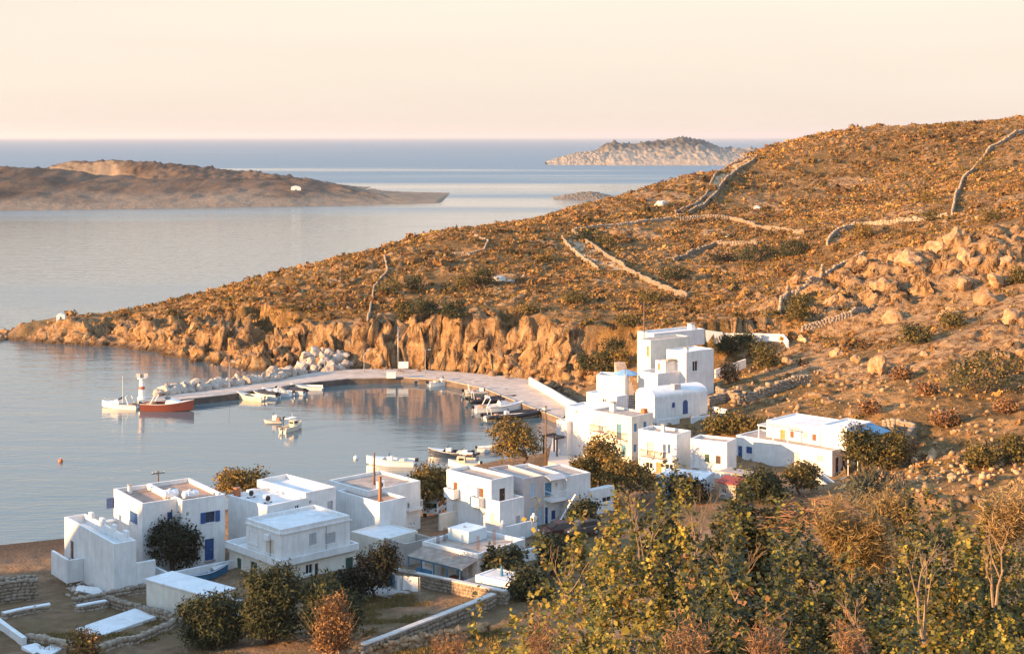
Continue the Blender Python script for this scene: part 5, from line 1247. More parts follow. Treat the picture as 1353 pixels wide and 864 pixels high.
boat('rib', 'large black-tubed inflatable with white hull and roll bar by the quay', 677, 552, 9.4, 20, extra=(MRUB,))
boat('cruiser', 'white cruiser with dark windscreen squeezed between the inflatables', 660, 542, 8.4, 18)
boat('rib', 'dark inflatable with tan seat, second from the quay wall', 650, 531, 8.0, 15, MHULN, extra=(MRUB,))
boat('rib', 'black and grey inflatable lying closest along the quay edge', 642, 521, 7.2, 8, extra=(MRUBG,))
boat('rib', 'small black dinghy tucked in the corner below the quayside house', 722, 549, 3.0, -25, extra=(MRUB,), Hh=.45)
boat('skiff', 'small dark skiff tied at the far quay', 563, 506, 4.2, 10, MHULN)
boat('launch', 'white launch tied at the far quay beside the dark skiff', 584, 509, 5.0, 25)
boat('skiff', 'slim dark skiff close under the quay bend', 613, 510, 4.4, -12, MHULB)
boat('skiff', 'blue fishing boat laid up on the ground beside the white garden wall', 272, 766, 4.2, 28, MHULU, z=.25, roll=8)
boat('skiff', 'white dinghy lying on rubble beside the beach house wall', 120, 783, 2.6, -20, MHUL, z=.3, roll=150, Hh=.45)
def buoy(px, py, label, c, r=.3):
    p = at_z(px, py, 0); t = empty('buoy', tuple(p), 0, label, 'buoy')
    MB().ring([[(math.cos(a) * r * k, math.sin(a) * r * k, z) for a in (2 * math.pi * i / 12 for i in range(12))] for k, z in ((.5, -.2), (.9, -.05), (1, .1), (.85, .3), (.45, .42))]).build('float', c, t, smooth=True)
    MB().tube((0, 0, .42), (0, 0, .6), .05, .04, 6).build('ring', MMET, t)
buoy(80, 610, 'lone orange mooring buoy in the open bay off the beach', simple('buoy_orange', (.55, .14, .04), .4, .1), .34)
buoy(470, 606, 'white mooring buoy beside the long open launch', MHUL, .32)

# ================================================================== HARBOUR FURNITURE
t = empty('harbour_beacon', tuple(at_z(187.5, 527, QZ)), 0, 'white harbour light beacon with red band at the pier end', 'beacon')
def cyl(zs, n=12): return MB().ring([[(math.cos(2 * math.pi * k / n) * r, math.sin(2 * math.pi * k / n) * r, z) for k in range(n)] for r, z in zs])
cyl([(.75, -.1), (.75, .3), (.55, .35), (.5, 1.6)]).build('base', MWHT, t); cyl([(.5, 1.602), (.47, 2.1)]).build('red_band', simple('beacon_red', (.42, .12, .08), .5, .1), t)
cyl([(.47, 2.102), (.4, 3.3), (.75, 3.35), (.75, 3.45)]).build('gallery', MWHT, t); cyl([(.22, 3.46), (.22, 3.9), (.1, 4.1)]).build('lantern', MGLASS, t)
rl = MB()
for k in range(10): a = 2 * math.pi * k / 10; rl.tube((math.cos(a) * .72, math.sin(a) * .72, 3.45), (math.cos(a) * .72, math.sin(a) * .72, 4.15), .025, .025, 5)
rl.build('railing', MWHT, t); [MB().box((x - .35, -.05, 3.6), (x + .35, .05, 4.2)).build('solar_panel', MGRY, t) for x in (-.65, .65)]
def lamp_post(px, py, top, label):
    b_ = at_z(px, py, QZ); h = (py - top) * b_[1] / F
    t = empty('lamp_post', tuple(b_), .3, label, 'lamp post', 'lamp posts along the quay')
    MB().tube((0, 0, -.1), (0, 0, h), .08, .05, 8).build('post', MMET, t); MB().box((-.14, -.14, 0.002), (.14, .14, .35)).build('base', MMET, t)
    MB().path([(0, 0, h - .1), (.2, 0, h + .1), (.8, 0, h + .14)], [.04, .035, .03], 6).build('arm', MMET, t); MB().box((.55, -.1, h + .08), (1.05, .1, h + .17)).build('lamp_head', MWHT, t, bevel=.02)
lamp_post(303, 513, 479, 'slim lamp post halfway along the boulder pier'); lamp_post(429, 494, 466, 'slim lamp post in front of the boulder pile'); lamp_post(481, 492, 463, 'slim lamp post on the quay between boulder pile and tall pole')
lamp_post(562, 493, 463, 'slim lamp post on the quay beyond the white notice board')
utility_pole(526, 491, 431, 'tall thin pole standing against the harbour cliff', 0, z=QZ, r=.1, mat=MMET)
t = empty('notice_board', tuple(at_z(533, 493, QZ)), .1, 'white notice board on two legs at the cliff foot', 'sign')
MB().box((-.9, -.04, .9), (.9, .04, 2.1)).build('board', MWHT, t, bevel=.01); [MB().box((x - .05, -.05, 0), (x + .05, .05, .898)).build('leg', MMET, t) for x in (-.7, .7)]
t = empty('ice_box', tuple(at_z(517, 499.5, QZ)), .1, 'white locker box on the quay edge', 'locker')
MB().box((-.8, -.5, 0.004), (.8, .5, 1.0)).build('box', MWHT, t, bevel=.03); MB().box((-.84, -.54, 1.003), (.84, .54, 1.12)).build('lid', MHUL, t, bevel=.03)
utility_pole(209, 668, 622, 'leaning brown pole with crossarm behind the blue shuttered house', 1, z=3.0)
utility_pole(721, 615, 540, 'tall dark pole beside the shore tamarisk and paved terrace', 1, z=2.5)
utility_pole(893, 563, 508, 'tall dark pole in front of the chapel wall', 1, z=5.2)
utility_pole(851, 470, 398, 'tall thin wooden pole above the hillside house', 0, z=10.5)
utility_pole(826, 543, 486, 'thin pole rising beside the brown steps under the blue parasol', 0, z=5.0, r=.07)
utility_pole(1246, 345, 318, 'short weathered post standing on top of the crag', 0)
p = hit(826, 500); t = empty('parasol', tuple(at_z(827, 512, 8.0)), 0, 'light blue parasol at the top of the brown steps', 'parasol')
MB().tube((0, 0, -.5), (0, 0, 2.6), .04, .04, 6).build('pole', MMET, t)
MB().ring([[(math.cos(2 * math.pi * k / 8) * r, math.sin(2 * math.pi * k / 8) * r, z) for k in range(8)] for r, z in ((2.0, 1.95), (1.2, 2.3), (.05, 2.62))], cap=False).build('canopy', simple('faded_parasol_cloth', (.20, .38, .55), .8, .1), t)

# ================================================================== CARS
def car(label, px, py, z, rz, c, s=1.0):
    p = at_z(px, py, z); t = empty('parked_car', (p[0], p[1], p[2]), R(rz), label, 'car')
    L, W = 4.0 * s, 1.7 * s
    prof = [(-.5, .32), (-.5, .72), (-.47, .86), (-.42, .92), (.24, .92), (.46, .80), (.5, .62), (.5, .32)]
    MB().ring([[(x * L, y, z_) for x, z_ in prof] for y in (-W / 2, W / 2)]).build('body', c, t, bevel=.05)
    cp_ = [(-.46, .92, 1), (-.36, 1.42, .8), (.05, 1.46, .8), (.25, .92, 1)]
    cab = MB().ring([[(x * L, y * k, z_) for x, z_, k in cp_] for y in (-W * .47, W * .47)]).build('cabin', c, t, bevel=.03)
    MB().box8([(x * L, y * k * W, z_) for x, z_, k, in ((.238, .97, .40), (.07, 1.40, .34)) for y in (-1, 1) for x, z_ in ((x, z_), (x + .015, z_ + .01))]).build('windscreen', MGLASS, cab)
    MB().box8([(x * L, y * k * W, z_) for x, z_, k, in ((-.456, .97, .40), (-.375, 1.37, .34)) for y in (-1, 1) for x, z_ in ((x, z_), (x - .012, z_ + .01))]).build('rear_window', MGLASS, cab)
    for sg in (-1, 1):
        MB().box8([(x * L, sg * (W * k + d), z_) for x, z_, k in ((-.40, .98, .462), (.2, .98, .462)) for d in (0, .012) for x, z_, k in ((x, z_, k), (x * .78 - .03, 1.36, .395))]).build('side_window', MGLASS, cab)
        MB().box((.485 * L, sg * W * .30 - .15, .62), (.505 * L, sg * W * .30 + .15, .76)).build('headlight', MWHT, t); MB().box((-.505 * L, sg * W * .36 - .1, .64), (-.49 * L, sg * W * .36 + .1, .84)).build('tail_light', MRED, t)
        for x in (-.31, .32):
            w = MB().tube((x * L, sg * W * .40, .31), (x * L, sg * W * .51, .31), .31, .31, 14).build('wheel', MRUB, t); MB().tube((x * L, sg * W * .505, .31), (x * L, sg * W * .52, .31), .19, .19, 10).build('rim', MMET, w)
car('white hatchback parked beside the shore tree and brown shuttered house', 576, 677, 3.0, 75, simple('car_paint_white', (.72, .72, .70), .25, .03, 1))
car('dark maroon car parked in the yard below the outside stair', 738, 708, 3.7, 205, simple('car_paint_maroon', (.06, .025, .025), .25, .1, 1))
car('dark car parked half behind bushes next to the maroon one', 768, 706, 3.8, 215, simple('car_paint_grey', (.08, .07, .07), .25, .1, 1))

# washing line
t = empty('washing_line', tuple(hit(535, 789)), R(-18), 'washing line hung with white sheets beside the yard wall', 'washing line')
for x in (-1.6, 1.4): MB().tube((x, 0, -.2), (x, 0, 1.9), .04, .04, 6).build('post', MMET, t)
MB().tube((-1.6, 0, 1.85), (1.4, 0, 1.85), .012, .012, 4).build('line', MRUBG, t)
for nm, x0_, x1_, dr, mt in (('sheet', -.2, 1.2, 1.25, MWHT), ('sheet', -.95, -.25, 1.3, MWHT), ('towel', -1.5, -1.0, 1.1, MTEAL)):
    V, Q_ = [], []
    for i in range(9):
        for j in range(7):
            u, v = i / 8, j / 6; V.append((x0_ + (x1_ - x0_) * u, .10 * math.sin(u * 9 + x0_ * 5) * v + .02, 1.86 - dr * v + .04 * math.sin(u * 5) * v))
    Q_ = [[i * 7 + j, i * 7 + j + 1, (i + 1) * 7 + j + 1, (i + 1) * 7 + j] for i in range(8) for j in range(6)]
    link(nm, np_mesh(nm, V, Q_, True), mt, t)
# far little chapels
def mini_chapel(name, label, loc, w, d_, h, cat='chapel'):
    t = empty(name, tuple(loc), .15, label, cat)
    MB().box((-w / 2, 0, -w * .6), (w / 2, d_, h)).build('wall', MW, t)
    MB().ring([[(x * w / 2, y, z) for x, z in ((-1.02, h), (-.7, h + .12 * w), (0, h + .2 * w), (.7, h + .12 * w), (1.02, h))] for y in (.02, d_ - .02)]).build('roof', MW, t)
    MB().box((-w * .08, -.06, 0), (w * .08, -.003, h * .6)).build('door', MBLUE, t); return t
p = at_d(391, 253.5, 1010); mini_chapel('island_chapel', 'tiny white chapel alone on the long brown island', p, 6.6, 4, 2.6)
p = hit(80, 421.5); mini_chapel('headland_shrine', 'tiny white shrine near the tip of the headland', (p.x, p.y, p.z), 1.8, 1.4, .7, 'shrine')

# ================================================================== VEGETATION
def leaf_mat(name, rough=.6, trans=.25):
    m, nd, lk, b = new_mat(name)
    a = N_(nd, 'ShaderNodeVertexColor', layer_name='tint'); lk.new(a.outputs['Color'], b.inputs['Base Color'])
    b.inputs['Roughness'].default_value = rough; b.inputs['Specular IOR Level'].default_value = .3
    tr = nd.new('ShaderNodeBsdfTranslucent'); lk.new(a.outputs['Color'], tr.inputs['Color'])
    ms = nd.new('ShaderNodeMixShader'); ms.inputs[0].default_value = trans
    lk.new(b.outputs[0], ms.inputs[1]); lk.new(tr.outputs[0], ms.inputs[2]); lk.new(ms.outputs[0], nd['Material Output'].inputs['Surface']); return m
MLEAF = leaf_mat('shrub_leaf', .55, .12); MNEEDLE = leaf_mat('tamarisk_needle', .8, .15)
MBARK = simple('bark', (.11, .075, .05), .9, .3, 6, .02); MTWIG = simple('dry_twig', (.24, .165, .105), .9, .25, 8)
def unit(v): return v / np.maximum(np.linalg.norm(v, axis=-1, keepdims=True), 1e-9)
def crown(name, blobs, ntips, nleaf, leaf, palette, seed, parent, mat, spread=1.0, wid=.42, up=.35, inner=.2, front=0.0):
    """leafy twig tips over a cloud of lobes; blobs (cx, cy, cz, rx, ry, rz) in the plant's own space"""
    r = np.random.default_rng(seed); Bl = np.array(blobs, float)
    w = Bl[:, 3] * Bl[:, 5]; k = r.choice(len(Bl), ntips, p=w / w.sum())
    d = r.normal(size=(ntips, 3)); d[:, 2] = np.where(d[:, 2] < -.25, -d[:, 2] * .6, d[:, 2]); d = unit(d)
    d[:, 1] = np.where((d[:, 1] > .2) & (r.random(ntips) < front), -d[:, 1], d[:, 1])
    rad = np.where(r.random(ntips) < inner, r.uniform(.4, .8, ntips), r.uniform(.82, 1.08, ntips))
    T = Bl[k, :3] + d * rad[:, None] * Bl[k, 3:]
    T = T + .12 * Bl[k, 3:4] * np.stack([fbm(T[:, 0] * 1.7, T[:, 1] * 1.7, T[:, 2] * 1.7, 2, seed % 50 + j) for j in (1, 2, 3)], 1)
    ok = np.ones(ntips, bool)
    for j in range(len(Bl)):                                 # drop tips buried deep inside other lobes
        q = np.linalg.norm((T - Bl[j, :3]) / Bl[j, 3:], axis=1); ok &= (q > .62) | (k == j) | (r.random(ntips) < .15)
    T, d, k = T[ok], d[ok], k[ok]; n = len(T)
    ax = unit(d + [0, 0, up] + r.normal(0, .25, (n, 3)))
    pal = np.array(palette); ci = r.choice(len(pal), n); tint = pal[ci] * r.uniform(.72, 1.25, (n, 1))
    P = np.repeat(T, nleaf, 0); A = np.repeat(ax, nleaf, 0); C = np.repeat(tint, nleaf, 0) * r.uniform(.75, 1.2, (n * nleaf, 1))
    m = len(P); L = leaf * r.uniform(.6, 1.3, (m, 1)); nl_ = unit(A + r.normal(0, .42, (m, 3)))
    ld = unit(unit(np.cross(nl_, r.normal(size=(m, 3)))) + A * .35); s = unit(np.cross(ld, nl_)); base = P + A * r.uniform(-1.2, 1.2, (m, 1)) * leaf * 1.5 * spread + r.normal(0, .35 * leaf * spread, (m, 3))
    nrm = np.cross(ld, s)
    V = np.stack([base, base + ld * L * .5 + s * L * wid + nrm * L * .06, base + ld * L, base + ld * L * .5 - s * L * wid + nrm * L * .06], 1).reshape(-1, 3)
    me = np_mesh(name, V, np.arange(m * 4).reshape(m, 4)); set_col(me, 'tint', np.repeat(np.clip(C, 0, 1), 4, 0))
    return link(name, me, mat, parent)
OLIVE = [(.10, .078, .020), (.14, .105, .026), (.07, .060, .016), (.18, .125, .032)]
GOLD = [(.22, .135, .028), (.17, .11, .025), (.28, .17, .04), (.12, .085, .022)]
DGRN = [(.034, .042, .015), (.048, .052, .018), (.024, .031, .012), (.065, .062, .02)]
DARK = [(.016, .018, .008), (.024, .023, .010), (.032, .026, .012)]
DRY = [(.26, .13, .05), (.19, .09, .035), (.33, .18, .07), (.14, .065, .03)]
LENT = [(.155, .138, .022), (.21, .175, .028), (.10, .095, .018), (.29, .22, .036), (.21, .13, .026)]
def lobes(w, d, h, zc, n, seed, flat=.75):
    r = np.random.default_rng(seed); out = [(0, 0, zc, w * .36, d * .36, h * .36)]
    for i in range(n):
        a = r.uniform(0, 6.28); q = r.uniform(.35, .95) ** .7; s = r.uniform(.15, .27)
        out.append((math.cos(a) * q * w * .36, math.sin(a) * q * d * .36, zc + r.uniform(-.36, .38) * h * math.sqrt(max(.05, 1 - q * q * .7)), w * s, d * s, h * s * 1.05))
    return out
def tree(name, label, x0, y0, x1, y1, base=None, pal=OLIVE, seed=0, group=None, tips=700, nleaf=7, leaf=.30, trunk=True, cat='tree', D=None, z=None, depth=.85, nl=12, mat=None, wid=.3, inner=.2, p=None):
    cxp = (x0 + x1) / 2; base = base or y1
    if p is None: p = hit(cxp, base) if z is None else Vector(at_z(cxp, base, z))
    D = p[1]; w = (x1 - x0) * D / F; zt = EYE - (y0 - HY) * D / F - p[2]; zb_ = max(.05, EYE - (y1 - HY) * D / F - p[2]) * .35 if trunk else 0.0
    h = zt - zb_; zc = zb_ + h * .5
    t = empty(name, tuple(p), 0, label, cat, group)
    bl = lobes(w, w * depth, h, zc, nl, seed)
    if not trunk:
        for k in range(7): a = k * .9 + seed; bl.append((math.cos(a) * w * .3, math.sin(a) * w * depth * .3, h * .2, w * .2, w * .18, h * .2))
    crown('crown', bl, int(tips * .85), nleaf - 1, leaf * 1.08, pal, seed + 100, t, mat or MNEEDLE, wid=wid, inner=inner)
    m = MB(); rr = .03 * max(h, 1.5)
    r = random.Random(seed)
    if trunk:
        fork = Vector((r.uniform(-.15, .15) * w, 0, max(.3, zb_ + h * .18)))
        m.path([(0, 0, -.3), fork * .5 + Vector((.05, 0, 0)), fork], [rr * 1.4, rr * 1.1, rr], 7)
        for b_ in bl[1:8]: e = Vector(b_[:3]); m.path([fork * .92, fork.lerp(e, .5) + Vector((0, 0, .1 * h * .3)), e], [rr * .7, rr * .45, rr * .15], 5)
        m.build('trunk', MBARK, t)
    else:
        for b_ in bl[:7]: e = Vector(b_[:3]); m.path([(e.x * .2, e.y * .2, -.2), (e.x * .7, e.y * .7, e.z * .5), tuple(e)], [rr * .6, rr * .4, rr * .12], 5)
        m.build('stems', MBARK, t)
    return t
# --- village trees
tree('tamarisk_tree', 'dark full-crowned tree in front of the blue shuttered house', 190, 672, 266, 758, 764, DARK + DGRN[:1], 11, tips=1500, leaf=.26)
tree('tamarisk_tree', 'golden tamarisk on the shore behind the blue shuttered house', 284, 617, 351, 660, 672, GOLD, 12, z=2.4, tips=900)
tree('tamarisk_tree', 'golden-topped tamarisk between the waterfront house and brown shuttered house', 533, 610, 591, 676, 684, OLIVE + GOLD, 13, z=2.6, tips=1000)
tree('tamarisk_tree', 'slim tamarisk pressed against the brown shuttered house corner', 574, 620, 596, 662, 676, GOLD, 14, z=2.6, tips=350)
tree('tamarisk_tree', 'large shore tamarisk beside the moored inflatables', 650, 555, 724, 610, 617, OLIVE + GOLD, 15, z=1.6, tips=1500)
tree('tamarisk_tree', 'tall golden tamarisk below the balcony house', 766, 578, 822, 640, 650, GOLD + OLIVE, 16, z=3.4, tips=1100)
tree('tamarisk_tree', 'broad golden tamarisk beside the tall one below the balcony house', 790, 602, 868, 656, 666, GOLD + OLIVE, 17, z=3.5, tips=1300)
tree('tamarisk_tree', 'round tamarisk on the seaward side of the tall golden one', 752, 600, 790, 648, 656, OLIVE, 18, z=3.3, tips=700)
tree('round_bush', 'dark clipped round bush in front of the low pale roof', 882, 627, 920, 662, 664, DARK, 19, trunk=False, cat='bush', tips=700, z=4.0, D=None)
tree('round_bush', 'small dark bush next to the clipped round one', 915, 636, 938, 664, 666, DARK, 20, trunk=False, cat='bush', tips=350, z=4.0)
tree('round_bush', 'round dark bush beside the outside stair wall', 752, 658, 790, 692, 694, DGRN, 21, trunk=False, cat='bush', tips=700, z=3.8)
tree('round_bush', 'dark bush at the porch house rear corner', 710, 708, 752, 752, 756, DGRN, 22, trunk=False, cat='bush', tips=800, z=4.2)
tree('fig_tree', 'straggling fig tree against the porch house side wall', 638, 724, 692, 760, 768, DGRN + OLIVE[:1], 23, tips=420, z=4.0, leaf=.35, wid=.45, mat=MLEAF)
tree('round_bush', 'low dark bush beside the teal vent pot', 672, 752, 730, 790, 792, DGRN, 24, trunk=False, cat='bush', tips=700, z=4.4)
tree('tamarisk_bush', 'big dark tamarisk bush in front of the ledge house', 318, 756, 398, 846, 850, DGRN + [(.06, .066, .028), (.075, .075, .03)], 25, trunk=False, cat='bush', tips=2600, nleaf=9, leaf=.34, wid=.16, nl=18)
tree('tamarisk_bush', 'low spreading tamarisk bush at the white shed corner', 242, 792, 322, 848, 852, DGRN + [(.06, .066, .028), (.075, .075, .03)], 26, trunk=False, cat='bush', tips=2200, nleaf=9, leaf=.34, wid=.16, nl=18)
tree('tamarisk_bush', 'dusky tamarisk bush bordering the dry yard', 398, 768, 474, 840, 846, DGRN + [(.06, .066, .028), (.075, .075, .03)], 27, trunk=False, cat='bush', tips=2200, nleaf=9, leaf=.34, wid=.16, nl=18)
tree('tamarisk_tree', 'dark ragged tree beside the annex and washing line', 470, 722, 522, 782, 790, DARK, 28, tips=1000, leaf=.24, z=3.8)
tree('tamarisk_bush', 'dark bush spreading under the ragged tree', 436, 752, 484, 790, 793, DARK, 29, trunk=False, cat='bush', tips=700, z=3.9)
tree('tamarisk_tree', 'dark tree shading the end of the terraced house', 1112, 566, 1172, 622, 632, DGRN + OLIVE, 30, z=4.6, tips=1300)
tree('tamarisk_tree', 'olive tree beside the blue awning of the terraced house', 1152, 572, 1202, 620, 630, OLIVE, 31, z=4.9, tips=900)
tree('tamarisk_tree', 'rounded tree before the middle of the terraced house', 1035, 606, 1082, 652, 656, OLIVE, 32, z=4.4, tips=900)
tree('tamarisk_bush', 'dark bush beside the red roofed hut', 978, 622, 1042, 660, 664, DGRN, 33, trunk=False, cat='bush', tips=1300, z=4.4)
tree('agave_bush', 'grey-green spiky clump by the terrace stair', 1120, 630, 1190, 668, 672, [(.10, .10, .07), (.07, .075, .05)], 34, trunk=False, cat='bush', tips=500, leaf=.7, wid=.12, z=4.8, nleaf=6)
tree('golden_shrub', 'golden dry shrub at the bottom of the bare plot', 86, 838, 136, 880, 884, DRY + GOLD, 35, trunk=False, cat='bush', tips=900, leaf=.22)
tree('dry_shrub', 'tall russet dried shrub with bare twigs beside the tamarisk bush', 412, 780, 468, 870, 874, DRY, 36, trunk=False, cat='bush', tips=900, leaf=.24, wid=.2, inner=.5)
m = MB(); p = hit(438, 874); r = random.Random(5)
for k in range(46):
    a = r.uniform(-1.2, 1.2); L = r.uniform(2.0, 5.2); e = Vector((math.sin(a) * L * .7, r.uniform(-.8, .8), math.cos(a) * L)); m.path([(0, 0, 0), e * .5 + Vector((r.uniform(-.2, .2), 0, .2)), e], [.035, .022, .008], 4)
o = m.build('bare_twigs', MTWIG); o.location = p; tag(o, 'fan of bare reddish twigs rising from the russet dried shrub', 'dead shrub')
# --- bushes one can pick out on the hill: (px, py of base, width px, height px, palette)
HB = [(1297, 517, 108, 52, OLIVE + DGRN, 'wide green bush on the slope beyond the terraced house'), (1296, 616, 46, 28, OLIVE, 'round green bush on the ochre slope near the hill foot'), (1342, 610, 46, 30, OLIVE, 'green bush growing beside the round one at the hill foot'),
      (800, 497, 34, 34, OLIVE + DGRN, 'green bush on the bank above the quay road'), (778, 492, 26, 26, DGRN, 'dark bush on the bank above the quay road'), (822, 488, 26, 26, GOLD, 'yellowing bush beside the head of the brown steps'), (812, 470, 30, 22, DGRN, 'dark bush at the cliff end above the brown steps'),
      (640, 377, 34, 24, DGRN, 'dark bush beside the white rock patch on the headland'), (612, 380, 26, 16, OLIVE, 'low olive bush seaward of the white rock patch'), (545, 384, 30, 18, DGRN, 'dark low bush on the headland slope above the cliff pole'), (515, 388, 34, 20, OLIVE, 'olive bush on the headland slope above the boulder pile'),
      (560, 422, 40, 26, DGRN, 'dark bush hanging over the harbour cliff'), (600, 425, 36, 28, DGRN, 'dark bush at the lip of the harbour cliff beyond the pole'), (535, 425, 26, 22, OLIVE, 'olive bush at the cliff edge above the notice board'), (770, 318, 26, 14, DGRN, 'dark bush inside the bend of the hill path'), (800, 325, 30, 12, OLIVE, 'flat olive bush inside the hill path wall'),
      (1000, 345, 60, 22, DGRN, 'dark thicket under the level pale wall'), (1045, 340, 46, 24, DGRN, 'dark thicket at the end of the level pale wall'), (955, 348, 40, 14, DARK, 'dark low thicket below the shaded terrace wall'), (890, 368, 46, 16, DGRN, 'dark patch of scrub below the sunlit path wall'),
      (1055, 425, 34, 34, OLIVE, 'olive bush behind the slanting dark-sided wall'), (1210, 455, 44, 26, OLIVE + DGRN, 'green bush at the foot of the crag'), (1260, 432, 36, 20, OLIVE, 'small green bush between the crag blocks'), (1140, 315, 30, 22, GOLD, 'yellowish bush against the wall above the crag'),
      (1225, 268, 26, 16, GOLD, 'yellow bush on the dark upper slope'), (1300, 228, 26, 26, GOLD, 'yellow bush beside the wall climbing to the hilltop'), (1230, 292, 24, 14, OLIVE, 'olive bush by the upper end of the crag wall'), (1310, 292, 22, 12, OLIVE, 'small bush beneath the pale ledge near the hilltop wall'),
      (960, 468, 38, 26, DGRN, 'dark garden bush beside the hillside house'), (1000, 470, 30, 24, OLIVE, 'olive garden bush by the white garden wall'), (1012, 486, 34, 26, OLIVE, 'grey-olive bush below the white garden wall'), (985, 455, 26, 14, DGRN, 'small dark bush behind the white garden wall'),
      (965, 505, 26, 26, DRY, 'straw-coloured bush beside the white retaining wall'), (952, 572, 46, 26, OLIVE, 'olive bush on the bank under the chapel forecourt'), (985, 574, 40, 24, OLIVE + GOLD, 'golden olive bush behind the terraced house roof'), (1180, 610, 60, 30, DRY, 'brown dry bush at the corner stone wall'),
      (1225, 520, 28, 12, DRY, 'low russet cushion bush in the ochre field'), (1150, 545, 26, 12, DRY, 'low brown cushion bush above the terraced house'), (1250, 560, 40, 16, DRY, 'rusty cushion bush on the ochre slope'), (1330, 545, 34, 16, DRY, 'rusty bush in shade of the wide green bush'), (1345, 375, 30, 20, OLIVE, 'green tuft among the crag blocks below the hilltop wall'),
      (860, 400, 34, 16, OLIVE, 'olive scrub clump below the foot of the sunlit path wall'), (760, 400, 40, 16, OLIVE, 'olive scrub clump in the middle of the headland slope'), (700, 415, 34, 14, OLIVE + GOLD, 'golden scrub clump above the harbour cliff'), (830, 430, 34, 16, OLIVE, 'olive scrub clump on the slope over the hillside house'), (720, 345, 30, 12, GOLD, 'golden scrub clump below the hill path bend'), (1190, 500, 26, 12, DRY, 'rusty cushion bush among stones under the crag')]
for i, (px, py, w, h, pal, lab) in enumerate(HB):
    n = int(120 + w * h * .45); tree('hill_bush', lab, px - w / 2, py - h, px + w / 2, py + 1, py, pal, 200 + i, 'bushes scattered on the hillside', tips=min(n, 800), nleaf=5, leaf=.36, trunk=False, cat='bush', nl=9)

# --- loose boulders one can pick out on the hill
BL = [(1160, 490, 30), (1130, 478, 18), (1105, 470, 16), (1300, 400, 30), (1335, 425, 26), (1275, 380, 34), (1200, 350, 30), (1235, 330, 26), (1165, 380, 30), (1100, 400, 18), (1075, 365, 16), (1050, 372, 14), (1330, 350, 26), (1290, 350, 24), (1250, 420, 22), (1180, 425, 20), (1350, 470, 18), (1220, 470, 14), (1040, 480, 14), (1260, 318, 22), (1140, 350, 22), (1315, 375, 26), (1060, 450, 12), (1275, 345, 22)]
RMO = [rock_mesh(60 + k, 3, .3) for k in range(6)]
for me in RMO: me.materials.append(MROCKO)
for i, (px, py, w) in enumerate(BL):
    p = hit(px, py); s = w * p.y / F * .5; p.z += s * .25
    tag(put_rock(None, p, s, RMO, 'boulder'), 'big ochre boulder lodged in the crag on the sunlit slope', 'boulder', 'boulders of the crag')

MPALER = stone_mat('bleached_rock', (.48, .42, .35), (.62, .57, .50), (.72, .68, .62))
RMP = [rock_mesh(80 + k, 3, .3) for k in range(3)]
for me in RMP: me.materials.append(MPALER)
for (px, py, w, lab) in ((660, 371, 24, 'bleached white rock beside the dark bush on the headland slope'), (676, 372, 14, 'smaller bleached rock next to the big white one on the headland'), (690, 366, 9, 'flat little white stone above the harbour on the headland slope'), (905, 277, 12, 'pale bare rock by the foot of the climbing lane'), (1000, 276, 14, 'pale rock on the dark upper slope beyond the lane'), (965, 312, 12, 'pale rock beneath the level wall'), (872, 272, 22, 'broad pale rock outcrop seaward of the climbing lane')):
    p = hit(px, py); s = w * p.y / F * .5; p.z += s * .05; o = put_rock(None, p, s, RMP, 'pale_rock'); o.scale = (s * 1.1, s * .8, s * .6); o.rotation_euler = (0, 0, px); tag(o, lab, 'rock')
# --- low scrub carpeting the wild slopes
WSC = np.maximum(MK['wild'], .55 * sstep(2.5, 6, MK['s']) * MK['cliffy'])
def scrub(n, seed, boxes, size, name, label, blades=11, dark=1.0):
    r = np.random.default_rng(seed)
    Y = r.uniform(165, 560, n * 4); X = (r.uniform(-.36, .375, n * 4)) * Y
    keep = r.random(n * 4) < np.interp(Y, [165, 260, 400, 560], [.35, .75, 1.0, 1.0])
    X, Y = X[keep], Y[keep]
    fi = np.interp(Y, rows, np.arange(nr_)).astype(int); fj = np.interp(X / (Y + 22), ucol, np.arange(nc_)).astype(int)
    dens = WSC[fi, fj] * (1 - .8 * sstep(.4, .75, MK['rock'][fi, fj])) * (.28 + .72 * sstep(-.25, .3, fbm(X / 16, Y / 16, 0, 3, 71) + .5 * sstep(230, 330, Y) - .15))
    dens *= 1 - .8 * sstep(235, 200, Y) * sstep(20, 35, X)
    k = r.random(len(X)) < dens; X, Y = X[k][:n], Y[k][:n]; Z = ground(X, Y); m = len(X)
    s = size * r.lognormal(0, .35, m) * np.interp(Y, [165, 300, 560], [.8, 1.0, 1.3])
    d = r.normal(size=(m, blades, 3)); d[..., 2] = np.abs(d[..., 2]) * .8; d = unit(d)
    C = np.stack([X, Y, Z + .02], 1)[:, None] + d * s[:, None, None] * [1, 1, .72] * r.uniform(.55, 1.05, (m, blades, 1))
    t = unit(np.cross(d, r.normal(size=d.shape))); u = unit(np.cross(d, t) + d * .6)
    q = s[:, None, None] * r.uniform(.3, .6, (m, blades, 1))
    V = np.stack([C - t * q * .7 - u * q * .3, C + t * q * .7 - u * q * .3, C + u * q], 2).reshape(-1, 3)
    pal = np.array([(.26, .13, .04), (.33, .17, .052), (.16, .085, .028), (.24, .145, .036), (.40, .225, .072), (.17, .115, .03)])
    tone = fbm(X / 30, Y / 30, 0, 3, 33); c = pal[r.choice(len(pal), m)] * dark * r.uniform(.7, 1.35, (m, 1)) * (1 + .35 * tone[:, None])
    c = np.repeat(c, blades * 3, 0) * np.repeat(r.uniform(.8, 1.2, (m * blades, 1)), 3, 0)
    me = np_mesh(name, V, np.arange(len(V)).reshape(-1, 3)); set_col(me, 'tint', np.clip(c, 0, 1))
    tag(link(name, me, MNEEDLE), label, 'scrub', kind='stuff')
